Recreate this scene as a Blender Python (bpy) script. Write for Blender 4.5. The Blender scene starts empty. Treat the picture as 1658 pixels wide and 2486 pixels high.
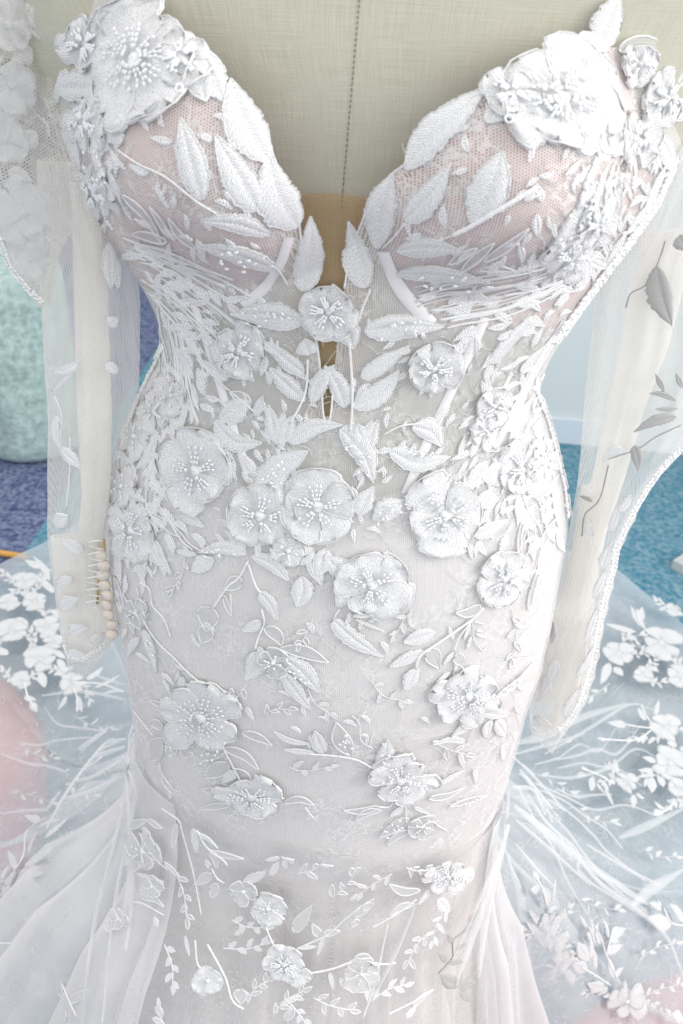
import bpy, bmesh, math, random
import numpy as np
from mathutils import Vector, Matrix, Euler
from mathutils.bvhtree import BVHTree

rnd = random.Random(7)
SC = bpy.context.scene
COL = SC.collection

# ------------------------------------------------------------------ camera
CAM_LOC = Vector((0.0, -0.56, 1.45))
PITCH, ROLL = 32.0, 2.6
FPX = 1878.0                                   # focal length in pixels of the 1658 x 2486 frame
cam_d = bpy.data.cameras.new("camera")
cam_d.sensor_fit = 'VERTICAL'
cam_d.sensor_height = 24.0
cam_d.lens = 24.0 * FPX / 2486.0
cam_d.clip_start = 0.02
cam_d.clip_end = 60.0
cam = bpy.data.objects.new("camera", cam_d)
COL.objects.link(cam)
CAM_R = (Matrix.Rotation(math.radians(90 - PITCH), 3, 'X') @ Matrix.Rotation(math.radians(ROLL), 3, 'Z'))
cam.matrix_world = Matrix.Translation(CAM_LOC) @ CAM_R.to_4x4()
SC.camera = cam
cam_d.dof.use_dof = True
cam_d.dof.focus_distance = 0.62
cam_d.dof.aperture_fstop = 7.0

# ------------------------------------------------------------------ world, lamps, exposure
w = bpy.data.worlds.new("World")
SC.world = w
w.use_nodes = True
w.node_tree.nodes["Background"].inputs[0].default_value = (0.97, 0.975, 0.985, 1)
w.node_tree.nodes["Background"].inputs[1].default_value = 0.75

def area(name, loc, target, size, energy, color):
    l = bpy.data.lights.new(name, 'AREA')
    l.shape = 'RECTANGLE'
    l.size, l.size_y = size
    l.energy = energy
    l.color = color
    o = bpy.data.objects.new(name, l)
    COL.objects.link(o)
    o.location = loc
    o.rotation_euler = (Vector(target) - Vector(loc)).to_track_quat('-Z', 'Y').to_euler()
    return o
area("window_light", (2.1, -0.55, 2.0), (0, 0, 1.0), (1.0, 1.3), 29, (1.0, 0.98, 0.95))
area("ceiling_light", (-0.5, 0.6, 3.1), (-0.1, 0.2, 0.8), (1.6, 1.2), 10, (1.0, 0.99, 0.98))

SC.view_settings.view_transform = 'Standard'
SC.view_settings.look = 'None'
SC.view_settings.exposure = 0.55
SC.view_settings.gamma = 1.0
SC.cycles.transparent_max_bounces = 24
SC.cycles.max_bounces = 8
SC.cycles.diffuse_bounces = 4
SC.cycles.transmission_bounces = 6

# ------------------------------------------------------------------ helpers: camera geometry
def px_dir(px, py):
    return (CAM_R @ Vector(((px - 829.0) / FPX, -(py - 1243.0) / FPX, -1.0)))

def on_plane_y(px, py, y):
    d = px_dir(px, py)
    k = (y - CAM_LOC.y) / d.y
    return CAM_LOC + d * k

def on_floor(px, py, z=0.0):
    d = px_dir(px, py)
    k = (z - CAM_LOC.z) / d.z
    return CAM_LOC + d * k

RT = np.array(CAM_R.transposed())
CL = np.array(CAM_LOC)
def project(P):
    P = np.asarray(P, float) - CL
    c = P @ RT.T
    dep = -c[..., 2]
    dep = np.where(np.abs(dep) < 1e-6, 1e-6, dep)
    return np.stack([829.0 + FPX * c[..., 0] / dep, 1243.0 - FPX * c[..., 1] / dep, dep], -1)

def in_poly(pts, poly):
    x, y = pts[:, 0], pts[:, 1]
    inside = np.zeros(len(pts), bool)
    n = len(poly)
    for i in range(n):
        x0, y0 = poly[i]
        x1, y1 = poly[(i + 1) % n]
        c = ((y0 > y) != (y1 > y)) & (x < (x1 - x0) * (y - y0) / ((y1 - y0) or 1e-9) + x0)
        inside ^= c
    return inside

# ------------------------------------------------------------------ helpers: objects
def link(name, me, mat=None, parent=None, kind=None):
    o = bpy.data.objects.new(name, me)
    COL.objects.link(o)
    if mat is not None and me is not None and not me.materials:
        me.materials.append(mat)
    if parent is not None:
        o.parent = parent
    if kind:
        o["kind"] = kind
    return o

def tag(o, label, cat, group=None):
    o["label"] = label
    o["category"] = cat
    if group:
        o["group"] = group

def mesh_from(name, verts, faces, uvs=None, smooth=True):
    me = bpy.data.meshes.new(name)
    me.from_pydata([tuple(v) for v in verts], [], [tuple(f) for f in faces])
    if uvs is not None:
        ul = me.uv_layers.new(name="uv")
        li = np.empty(len(me.loops), dtype=np.int32)
        me.loops.foreach_get("vertex_index", li)
        uv = np.asarray(uvs, dtype=np.float32)[li]
        ul.data.foreach_set("uv", uv.ravel())
    if smooth:
        me.polygons.foreach_set("use_smooth", [True] * len(me.polygons))
    me.update()
    return me

def grid_faces(nu, nv, close_u=False):
    f = []
    for j in range(nv - 1):
        for i in range(nu if close_u else nu - 1):
            a = j * nu + i
            b = j * nu + (i + 1) % nu
            f.append((a, b, b + nu, a + nu))
    return f

def bvh_of(verts, faces):
    return BVHTree.FromPolygons([tuple(v) for v in verts], [tuple(f) for f in faces])

# ------------------------------------------------------------------ materials
def new_mat(name):
    m = bpy.data.materials.new(name)
    m.use_nodes = True
    nt = m.node_tree
    for n in list(nt.nodes):
        nt.nodes.remove(n)
    out = nt.nodes.new("ShaderNodeOutputMaterial")
    return m, nt, out

class G:
    """tiny node-graph helper"""
    def __init__(self, nt):
        self.nt = nt
    def n(self, t, **kw):
        nd = self.nt.nodes.new(t)
        for k, v in kw.items():
            setattr(nd, k, v)
        return nd
    def link(self, a, b):
        self.nt.links.new(a, b)
    def val(self, sock, v):
        if hasattr(v, "is_output"):
            self.link(v, sock)
        else:
            sock.default_value = v
    def math(self, op, a, b=0.0, c=0.0, clamp=False):
        nd = self.n("ShaderNodeMath", operation=op)
        nd.use_clamp = clamp
        self.val(nd.inputs[0], a); self.val(nd.inputs[1], b); self.val(nd.inputs[2], c)
        return nd.outputs[0]
    def noise(self, vec, scale, detail=2.0, rough=0.5, dist=0.0):
        nd = self.n("ShaderNodeTexNoise")
        if vec is not None:
            self.link(vec, nd.inputs["Vector"])
        nd.inputs["Scale"].default_value = scale
        nd.inputs["Detail"].default_value = detail
        nd.inputs["Roughness"].default_value = rough
        nd.inputs["Distortion"].default_value = dist
        return nd
    def mixc(self, f, a, b):
        nd = self.n("ShaderNodeMix", data_type='RGBA')
        self.val(nd.inputs[0], f); self.val(nd.inputs[6], a); self.val(nd.inputs[7], b)
        return nd.outputs[2]
    def ramp(self, f, p0, p1):
        nd = self.n("ShaderNodeMapRange")
        self.val(nd.inputs[0], f)
        nd.inputs[1].default_value = p0; nd.inputs[2].default_value = p1
        nd.inputs[3].default_value = 0.0; nd.inputs[4].default_value = 1.0
        return nd.outputs[0]
    def bump(self, h, dist, strength=1.0):
        nd = self.n("ShaderNodeBump")
        nd.inputs["Strength"].default_value = strength
        nd.inputs["Distance"].default_value = dist
        self.link(h, nd.inputs["Height"])
        return nd.outputs[0]
    def uv(self):
        return self.n("ShaderNodeUVMap").outputs[0]
    def obj(self):
        return self.n("ShaderNodeTexCoord").outputs["Object"]
    def sep(self, v):
        nd = self.n("ShaderNodeSeparateXYZ")
        self.link(v, nd.inputs[0])
        return nd.outputs
    def princ(self, color, rough=0.6, normal=None, spec=0.3, sheen=0.0):
        p = self.n("ShaderNodeBsdfPrincipled")
        self.val(p.inputs["Base Color"], color)
        p.inputs["Roughness"].default_value = rough
        p.inputs["Specular IOR Level"].default_value = spec
        p.inputs["Sheen Weight"].default_value = sheen
        if normal is not None:
            self.link(normal, p.inputs["Normal"])
        return p

def mat_thread(name, color, mode, period=1.5, bump=0.0003, rough=0.45, cover=0.62):
    """satin-stitch embroidery; UV in millimetres. mode: 'leaf' = fishbone, 'petal' = radial, 'cord' = twist.
    Between the stitches the net shows through (cover = least coverage)."""
    m, nt, out = new_mat(name)
    g = G(nt)
    uv = g.uv()
    s = g.sep(uv)
    nz = g.noise(uv, 0.30, 3.0, 0.6)
    wob = g.math('MULTIPLY', nz.outputs[0], 11.0)
    w2 = 2 * math.pi / period
    if mode == 'leaf':
        ph = g.math('ADD', g.math('MULTIPLY', s[1], w2), g.math('MULTIPLY', g.math('ABSOLUTE', s[0]), w2 * 0.9))
        sx, sy = 1.0, 1.0
    elif mode == 'petal':
        ph = g.math('MULTIPLY', s[0], w2)
    else:
        ph = g.math('ADD', g.math('MULTIPLY', s[1], w2), g.math('MULTIPLY', s[0], 2.0))
    h = g.math('SINE', g.math('ADD', ph, wob))
    mp = g.n("ShaderNodeMapping")
    g.link(uv, mp.inputs[0])
    mp.inputs["Scale"].default_value = (1.9, 0.45, 1) if mode == 'petal' else (0.7, 1.3, 1)
    fine = g.noise(mp.outputs[0], 1.0, 3.0, 0.7)
    hh = g.math('ADD', g.math('MULTIPLY', h, 0.36), g.math('MULTIPLY', fine.outputs[0], 1.9))
    nrm = g.bump(hh, bump)
    p = g.princ(color, rough, nrm, 0.4, 0.3)
    if cover < 1:
        al = g.math('ADD', g.math('MULTIPLY', g.ramp(hh, 0.25, 1.0), 1 - cover), cover)
        tp = g.n("ShaderNodeBsdfTransparent")
        mx = g.n("ShaderNodeMixShader")
        g.link(al, mx.inputs[0]); g.link(tp.outputs[0], mx.inputs[1]); g.link(p.outputs[0], mx.inputs[2])
        g.link(mx.outputs[0], out.inputs[0])
    else:
        g.link(p.outputs[0], out.inputs[0])
    return m

def mat_sheer(name, color, alpha, cell=2.0, thread=0.0, trans=0.35, filigree=0.0, fscale=1.0, spots=0.0):
    """tulle: hexagonal net in UV millimetres; between the threads one sees through"""
    m, nt, out = new_mat(name)
    g = G(nt)
    uv = g.uv()
    s = g.sep(uv)
    k = 4 * math.pi / (math.sqrt(3) * cell)
    a = g.math('COSINE', g.math('MULTIPLY', s[0], k))
    b = g.math('COSINE', g.math('MULTIPLY', g.math('ADD', g.math('MULTIPLY', s[0], -0.5), g.math('MULTIPLY', s[1], 0.8660254)), k))
    c = g.math('COSINE', g.math('MULTIPLY', g.math('ADD', g.math('MULTIPLY', s[0], -0.5), g.math('MULTIPLY', s[1], -0.8660254)), k))
    h = g.math('ADD', g.math('ADD', a, b), c)                # -1.5 .. 3, holes at the peaks
    lo = thread
    hole = g.n("ShaderNodeMapRange")
    g.link(h, hole.inputs[0])
    hole.inputs[1].default_value = lo - 0.45; hole.inputs[2].default_value = lo + 0.45
    hole.inputs[3].default_value = 1.0; hole.inputs[4].default_value = 0.0
    cover = hole.outputs[0]
    blend = g.noise(uv, 0.02, 3.0, 0.6)
    al = g.math('MULTIPLY', cover, g.math('ADD', alpha, g.math('MULTIPLY', g.math('SUBTRACT', blend.outputs[0], 0.5), 0.25)))
    if filigree > 0:
        mp = g.n("ShaderNodeVectorMath", operation='SCALE')
        g.link(uv, mp.inputs[0]); mp.inputs[3].default_value = fscale
        dn = g.noise(mp.outputs[0], 0.06, 2.0, 0.5)
        dv = g.n("ShaderNodeVectorMath", operation='SCALE')
        g.link(dn.outputs[1], dv.inputs[0]); dv.inputs[3].default_value = 40.0
        ad = g.n("ShaderNodeVectorMath", operation='ADD')
        g.link(mp.outputs[0], ad.inputs[0]); g.link(dv.outputs[0], ad.inputs[1])
        vo = g.n("ShaderNodeTexVoronoi", feature='DISTANCE_TO_EDGE')
        g.link(ad.outputs[0], vo.inputs["Vector"]); vo.inputs["Scale"].default_value = 0.055
        ln = g.ramp(vo.outputs[0], 0.10, 0.02)
        v2 = g.n("ShaderNodeTexVoronoi", feature='F1')
        g.link(ad.outputs[0], v2.inputs["Vector"]); v2.inputs["Scale"].default_value = 0.03
        ring = g.ramp(g.math('ABSOLUTE', g.math('SUBTRACT', v2.outputs["Distance"], 0.24)), 0.07, 0.02)
        patch = g.ramp(g.noise(mp.outputs[0], 0.014, 2.0, 0.5).outputs[0], 0.38, 0.54)
        fl = g.math('MULTIPLY', g.math('MAXIMUM', ln, ring), patch)
        al = g.math('MAXIMUM', al, g.math('MULTIPLY', fl, filigree))
    df = g.n("ShaderNodeBsdfDiffuse"); df.inputs[0].default_value = color
    tr = g.n("ShaderNodeBsdfTranslucent"); tr.inputs[0].default_value = color
    mx = g.n("ShaderNodeMixShader"); mx.inputs[0].default_value = trans
    g.link(df.outputs[0], mx.inputs[1]); g.link(tr.outputs[0], mx.inputs[2])
    tp = g.n("ShaderNodeBsdfTransparent")
    m2 = g.n("ShaderNodeMixShader")
    g.val(m2.inputs[0], al)
    g.link(tp.outputs[0], m2.inputs[1]); g.link(mx.outputs[0], m2.inputs[2])
    g.link(m2.outputs[0], out.inputs[0])
    return m

def mat_weave(name, c1, c2, scale=1.0, bump=0.0004, slub=0.5, rough=0.8):
    """woven cloth in UV millimetres (warp and weft with slubs)"""
    m, nt, out = new_mat(name)
    g = G(nt)
    uv = g.uv()
    def streak(sx, sy):
        mp = g.n("ShaderNodeMapping")
        g.link(uv, mp.inputs[0])
        mp.inputs["Scale"].default_value = (sx * scale, sy * scale, 1)
        return g.noise(mp.outputs[0], 1.0, 3.0, 0.65).outputs[0]
    a = streak(1.1, 0.03)
    b = streak(0.03, 1.1)
    ab = g.math('MULTIPLY', g.math('ADD', a, b), 0.5)
    big = g.noise(uv, 0.02, 2.0).outputs[0]
    f = g.ramp(g.math('ADD', g.math('MULTIPLY', ab, 1.0), g.math('MULTIPLY', g.math('SUBTRACT', big, 0.5), 0.2)), 0.5 - 0.22 / slub * 0.5, 0.5 + 0.22 / slub * 0.5)
    col = g.mixc(f, c1, c2)
    p = g.princ(col, rough, g.bump(ab, bump), 0.2)
    g.link(p.outputs[0], out.inputs[0])
    return m

def mat_rib(name, color, period=1.6, bump=0.0003, rough=0.7):
    """fine ribbed jersey in UV millimetres"""
    m, nt, out = new_mat(name)
    g = G(nt)
    uv = g.uv()
    s = g.sep(uv)
    nz = g.noise(uv, 0.05, 2.0)
    h = g.math('SINE', g.math('ADD', g.math('MULTIPLY', s[0], 2 * math.pi / period), g.math('MULTIPLY', nz.outputs[0], 6.0)))
    f2 = g.noise(uv, 0.9, 2.0, 0.6).outputs[0]
    hh = g.math('ADD', g.math('MULTIPLY', h, 0.5), f2)
    big = g.noise(uv, 0.012, 3.0).outputs[0]
    c2 = tuple(x * 0.93 for x in color[:3]) + (1,)
    col = g.mixc(big, c2, color)
    p = g.princ(col, rough, g.bump(hh, bump), 0.3, 0.2)
    g.link(p.outputs[0], out.inputs[0])
    return m

def mat_plain(name, color, rough=0.6, nscale=60.0, bump=0.0004, vary=0.08, spec=0.3):
    m, nt, out = new_mat(name)
    g = G(nt)
    ob = g.obj()
    nz = g.noise(ob, nscale, 3.0, 0.6)
    c2 = tuple(max(0, x * (1 - vary)) for x in color[:3]) + (1,)
    p = g.princ(g.mixc(nz.outputs[0], c2, color), rough, g.bump(nz.outputs[0], bump), spec)
    g.link(p.outputs[0], out.inputs[0])
    return m

def mat_mottle(name, cols, scale, rough=0.95, bump=0.004, lo=0.4, hi=0.62):
    """short-pile carpet or felt: mottled tufts"""
    m, nt, out = new_mat(name)
    g = G(nt)
    ob = g.obj()
    n1 = g.noise(ob, scale, 4.0, 0.65)
    n2 = g.noise(ob, scale * 0.35, 2.0, 0.5)
    f = g.ramp(g.math('ADD', g.math('MULTIPLY', n1.outputs[0], 0.75), g.math('MULTIPLY', n2.outputs[0], 0.25)), lo, hi)
    col = g.mixc(f, cols[0], cols[1])
    p = g.princ(col, rough, g.bump(n1.outputs[0], bump), 0.1)
    g.link(p.outputs[0], out.inputs[0])
    return m

def mat_bead(name, color):
    m, nt, out = new_mat(name)
    g = G(nt)
    p = g.princ(color, 0.08, None, 0.8)
    p.inputs["Coat Weight"].default_value = 0.6
    p.inputs["Coat Roughness"].default_value = 0.04
    g.link(p.outputs[0], out.inputs[0])
    return m

WHITE = (0.93, 0.93, 0.935, 1)
M = {}
M['leaf'] = mat_thread("leaf_thread", WHITE, 'leaf', 1.7, 0.00030, 0.42, 0.38)
M['petal'] = mat_thread("petal_thread", WHITE, 'petal', 1.25, 0.00028, 0.42, 0.30)
M['gauze_leaf'] = mat_thread("gauze_leaf_thread", WHITE, 'leaf', 1.7, 0.0002, 0.5, 0.12)
M['train_thread'] = mat_thread("train_thread", (0.80, 0.81, 0.82, 1), 'petal', 3.0, 0.0006, 0.6, 0.6)
M['train_leaf'] = mat_thread("train_leaf_thread", (0.80, 0.81, 0.82, 1), 'leaf', 3.2, 0.0006, 0.6, 0.65)
M['cord'] = mat_thread("cord_thread", (0.93, 0.93, 0.93, 1), 'cord', 1.8, 0.0002, 0.5, 1.0)
M['grey'] = mat_thread("painted_shade_thread", (0.50, 0.495, 0.48, 1), 'leaf', 1.7, 0.0003, 0.6, 0.7)  # white thread darkened: shade on the stitch backs is in this colour
M['inner'] = mat_sheer("applique_gauze", (0.86, 0.86, 0.86, 1), 0.75, 1.4, 1.6)
M['net'] = mat_sheer("bodice_net", (0.92, 0.91, 0.90, 1), 0.80, 1.4, 0.42, 0.2, 0.85, 2.2)
M['hip_net'] = mat_sheer("hip_net", (0.92, 0.91, 0.90, 1), 0.50, 1.4, 0.6, 0.2, 0.80, 1.5)
M['nude'] = mat_sheer("nude_mesh", (0.60, 0.40, 0.20, 1), 0.72, 1.5, 0.5, 0.2)
M['cup'] = mat_rib("cup_lining", (0.68, 0.45, 0.41, 1), 1.3, 0.0003)
M['lining'] = mat_rib("white_jersey", (0.76, 0.73, 0.732, 1), 1.7, 0.0002)
M['skirt_lining'] = mat_rib("skirt_jersey", (0.785, 0.742, 0.727, 1), 2.2, 0.0002)
M['satin'] = mat_plain("satin_ribbon", (0.86, 0.83, 0.83, 1), 0.4, 200, 0.0001, 0.03, 0.5)
M['linen'] = mat_weave("linen", (0.43, 0.42, 0.335, 1), (0.61, 0.595, 0.505, 1), 1.5)
M['dark_thread'] = mat_plain("dark_thread", (0.26, 0.22, 0.14, 1))
M['tulle'] = mat_sheer("train_tulle", (0.88, 0.90, 0.92, 1), 0.60, 2.2, 4.0, 0.45, 0.80, 1.3)
M['overskirt'] = mat_sheer("overskirt_tulle", (0.90, 0.89, 0.89, 1), 0.28, 2.0, 4.0, 0.4)
M['panel'] = mat_sheer("gathered_tulle", (0.93, 0.92, 0.925, 1), 0.76, 2.0, 4.0, 0.4)
M['fold'] = mat_sheer("pleated_tulle", (0.95, 0.955, 0.96, 1), 0.52, 2.0, 4.0, 0.4)
M['sleeve'] = mat_sheer("sleeve_net", (0.97, 0.955, 0.925, 1), 0.52, 1.6, 0.75, 0.45)
M['sleeve_dense'] = mat_sheer("sleeve_folds", (0.97, 0.955, 0.925, 1), 0.72, 1.6, 4.0, 0.45)
M['drape'] = mat_sheer("drape_lace", (0.90, 0.88, 0.84, 1), 0.62, 2.0, 0.9, 0.4, 0.9, 1.6)
M['bead'] = mat_bead("glass_bead", (0.90, 0.91, 0.93, 1))
M['button'] = mat_plain("button_satin", (0.84, 0.74, 0.65, 1), 0.35, 120, 0.0002, 0.08, 0.5)
M['bronze'] = mat_plain("amber_tape", (0.62, 0.42, 0.18, 1), 0.5)
M['carpet_navy_cast'] = mat_mottle("carpet_navy_cast", ((0.045, 0.065, 0.16, 1), (0.25, 0.29, 0.42, 1)), 55)  # one blue carpet; the mixed light's purple cast is put into this colour
M['carpet_teal_cast'] = mat_mottle("carpet_teal_cast", ((0.05, 0.20, 0.29, 1), (0.25, 0.38, 0.45, 1)), 55)  # the same carpet with the light's teal cast put into its colour
M['mint'] = mat_mottle("mint_felt", ((0.25, 0.34, 0.33, 1), (0.60, 0.76, 0.72, 1)), 38, 0.8, 0.002, 0.32, 0.68)
M['pink'] = mat_mottle("pink_pile", ((0.50, 0.17, 0.19, 1), (0.66, 0.27, 0.29, 1)), 60, 0.95, 0.003)
M['wall'] = mat_plain("wall_paint", (0.66, 0.715, 0.725, 1), 0.7, 12, 0.0005, 0.03)
M['base'] = mat_plain("baseboard_gloss", (0.68, 0.74, 0.80, 1), 0.3, 8, 0.0002, 0.03, 0.5)
M['dark_wall'] = mat_plain("dark_wall", (0.05, 0.07, 0.10, 1), 0.8, 6)
M['wood'] = mat_plain("orange_wood", (0.72, 0.40, 0.10, 1), 0.45, 40, 0.0003, 0.2)
M['box'] = mat_plain("grey_card", (0.55, 0.57, 0.56, 1))
M['metal'] = mat_plain("stand_metal", (0.3, 0.3, 0.3, 1), 0.35)

# ------------------------------------------------------------------ the setting
def box_mesh(name, lo, hi, bev=0.0):
    bm = bmesh.new()
    bmesh.ops.create_cube(bm, size=1.0)
    for v in bm.verts:
        v.co = Vector([lo[i] + (v.co[i] + 0.5) * (hi[i] - lo[i]) for i in range(3)])
    if bev:
        bmesh.ops.bevel(bm, geom=bm.edges[:], offset=bev, segments=2, affect='EDGES', profile=0.6)
    me = bpy.data.meshes.new(name)
    bm.to_mesh(me)
    bm.free()
    return me

carpet = link("carpet", box_mesh("carpet", (-7, -3, -0.05), (-1.001, 9.0, 0.0)), M['carpet_navy_cast'], kind="structure")  # one carpet in two halves, the light's colour shift painted into each
carpet_half2 = link("carpet", box_mesh("carpet_teal_cast", (-1.0, -3, -0.05), (6, 9.0, 0.0)), M['carpet_teal_cast'], kind="structure")
P0 = on_floor(1349, 1076); P1 = on_floor(1633, 1103)
wd = (P1 - P0); wd.z = 0; wd.normalize()
wn = Vector((-wd.y, wd.x, 0))
def wall_box(name, a, b, n0, n1, z0, z1, mat, bev=0.0):
    me = box_mesh(name, (a, n0, z0), (b, n1, z1), bev)
    o = link(name, me, mat, kind="structure")
    o.matrix_world = Matrix(((wd.x, wn.x, 0, P0.x), (wd.y, wn.y, 0, P0.y), (0, 0, 1, 0), (0, 0, 0, 1)))
    return o
wall_box("wall", -0.75, 4.0, 0.014, 0.15, 0.0, 3.0, M['wall'])
wall_box("baseboard", -0.75, 4.0, 0.0, 0.0135, 0.0, 0.115, M['base'], 0.004)
link("wall", box_mesh("far_wall", (-7, 8.4, 0), (6, 8.5, 3.0)), M['dark_wall'], kind="structure")

# mint drum
c = on_floor(45, 1132); c.y += 0.19
prof = [(0.0, 0.002), (0.15, 0.002), (0.175, 0.008), (0.190, 0.03), (0.196, 0.08), (0.196, 0.66), (0.190, 0.695), (0.175, 0.712), (0.14, 0.720), (0.0, 0.722)]
def lathe(name, prof, seg=48):
    vs, fs = [], []
    for r, z in prof:
        for i in range(seg):
            a = 2 * math.pi * i / seg
            vs.append((r * math.cos(a), r * math.sin(a), z))
    fs = grid_faces(seg, len(prof), True)
    return mesh_from(name, vs, fs)
drum = link("storage_drum", lathe("storage_drum", prof), M['mint'])
drum.location = (c.x, c.y, 0)
tag(drum, "tall mint green mottled drum standing on dark blue carpet behind the sleeve", "drum")

# pink rugs
def rug(cx, cy, r, label):
    vs, n = [], 72
    rings = [(0.0, 0.010), (0.5, 0.0105), (0.94, 0.0105), (0.985, 0.009), (1.0, 0.004), (0.995, 0.0005)]
    for q, z in rings:
        for i in range(n):
            a = 2 * math.pi * i / n
            rr = r * q * (1 + 0.008 * math.sin(5 * a + cx) + 0.006 * math.sin(11 * a))
            vs.append((rr * math.cos(a), rr * math.sin(a), z))
    o = link("round_rug", mesh_from("round_rug", vs, grid_faces(n, len(rings), True)), M['pink'])
    o.location = (cx, cy, 0)
    tag(o, label, "rug", "pink rugs under the train")
rug(-1.25, 0.35, 0.66, "round pink rug under the train at the side with the mint drum")
rug(0.78, -0.46, 0.68, "round pink rug under the train on the teal-tinted carpet side")

# wooden rod on the carpet
a = on_floor(-60, 1333, 0.011); b = on_floor(68, 1353, 0.011)
def tube_mesh(name, pts, r, seg=8, mm=1000.0, caps=True, taper=None):
    pts = [Vector(p) for p in pts]
    n = len(pts)
    vs, uv, fs = [], [], []
    up = Vector((0.13, 0.21, 0.97))
    L = 0.0
    for i, p in enumerate(pts):
        t = (pts[min(i + 1, n - 1)] - pts[max(i - 1, 0)])
        if t.length < 1e-9:
            t = Vector((0, 0, 1))
        t.normalize()
        s = t.cross(up)
        if s.length < 1e-4:
            s = t.orthogonal()
        s.normalize()
        u2 = s.cross(t)
        if i:
            L += (p - pts[i - 1]).length
        rr = r * (taper[i] if taper else 1.0)
        for k in range(seg):
            an = 2 * math.pi * k / seg
            vs.append(p + (s * math.cos(an) + u2 * math.sin(an)) * rr)
            uv.append((an, L * mm))
    fs = grid_faces(seg, n, True)
    if caps:
        fs.append(tuple(range(seg - 1, -1, -1)))
        fs.append(tuple(range((n - 1) * seg, n * seg)))
    return vs, fs, uv
vs, fs, uv = tube_mesh("rod", [a, a.lerp(b, 0.5), b.lerp(a, 0.02), b], 0.010, 12, taper=[1, 1, 1, 0.8])
rod = link("wooden_rod", mesh_from("wooden_rod", vs, fs, uv), M['wood'])
tag(rod, "orange wooden rod lying on blue carpet with its end under the lace train", "rod")

c = on_floor(1680, 1394)
bx = link("card_box", box_mesh("card_box", (-0.03, -0.05, 0.0005), (0.08, 0.06, 0.035), 0.003), M['box'])
bx.location = (c.x, c.y, 0); bx.rotation_euler = (0, 0, 0.7)
tag(bx, "small pale grey card box on teal-tinted carpet at the picture edge", "box")

# ------------------------------------------------------------------ body form shared by dress form and dress
SIL_L = [(60, 100), (106, 201), (120, 270), (164, 386), (201, 460), (233, 540), (296, 620), (345, 690), (381, 762), (397, 830), (375, 900), (335, 985), (301, 1063), (283, 1130), (272, 1230), (268, 1322), (280, 1428), (300, 1534), (317, 1656), (330, 1740), (352, 1850), (348, 1950), (320, 2100), (275, 2300), (232, 2486)]
SIL_R = [(1700, 250), (1652, 372), (1611, 476), (1537, 582), (1463, 677), (1410, 757), (1357, 826), (1318, 900), (1305, 960), (1330, 1020), (1352, 1095), (1372, 1190), (1380, 1260), (1366, 1340), (1340, 1480), (1312, 1600), (1283, 1680), (1262, 1762), (1230, 1868), (1198, 1960), (1172, 2100), (1165, 2300), (1170, 2486)]
def sil(pts, zs):
    q = [on_plane_y(x, y, -0.022) for x, y in pts]
    z = np.array([p.z for p in q])[::-1]
    x = np.array([p.x for p in q])[::-1]
    return np.interp(zs, z, x)
ZG = np.linspace(0.02, 1.56, 400)
def smooth(a, n=9):
    k = np.hanning(n + 2)[1:-1]; k /= k.sum()
    return np.convolve(np.pad(a, n // 2, mode='edge'), k, 'valid')
XLg, XRg = smooth(sil(SIL_L, ZG)), smooth(sil(SIL_R, ZG))
FZ = [(0.02, 0.26), (0.3, 0.20), (0.55, 0.165), (0.75, 0.142), (0.88, 0.136), (1.0, 0.136), (1.1, 0.124), (1.18, 0.106), (1.25, 0.096), (1.31, 0.100), (1.37, 0.100), (1.43, 0.090), (1.50, 0.072), (1.56, 0.05)]
Fg = smooth(np.interp(ZG, [a for a, b in FZ], [b for a, b in FZ]), 25)
CUPS = [(-0.076, 1.382), (0.078, 1.380)]

def body(z, t, off=0.0, cups=0.0):
    """point on the body form: z height, t angle from the front (towards +X), off = outward offset"""
    z = np.asarray(z, float); t = np.asarray(t, float)
    xl = np.interp(z, ZG, XLg); xr = np.interp(z, ZG, XRg); F = np.interp(z, ZG, Fg)
    xc = (xl + xr) / 2; W = (xr - xl) / 2 + off
    ct = np.cos(t)
    cy = np.sign(ct) * np.abs(ct) ** 0.86
    X = xc + W * np.sin(t)
    Y = -np.where(ct > 0, F + off, 0.105 + off) * cy
    Z = z.copy()
    if cups:
        for cx, cz in CUPS:
            dx = (X - cx) / 0.088
            dz = (z - cz) / np.where(z > cz, 0.085, 0.066)
            g = np.clip(1 - dx * dx - dz * dz, 0, 1) ** 1.25 * (ct > 0)
            Y = Y - 0.050 * cups * g
            X = X + 0.012 * cups * g * np.sign(cx)
    return np.stack([X, Y, Z], -1)

def body_grid(z0, z1, nz, nt, off, cups, t0=-math.pi, t1=math.pi):
    zs = np.linspace(z0, z1, nz); ts = np.linspace(t0, t1, nt)
    Z, T = np.meshgrid(zs, ts, indexing='ij')
    P = body(Z, T, off, cups)
    # uv in millimetres along the cloth
    U = T * 150.0
    V = Z * 1000.0
    return P.reshape(-1, 3), np.stack([U, V], -1).reshape(-1, 2), nz, nt

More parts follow.
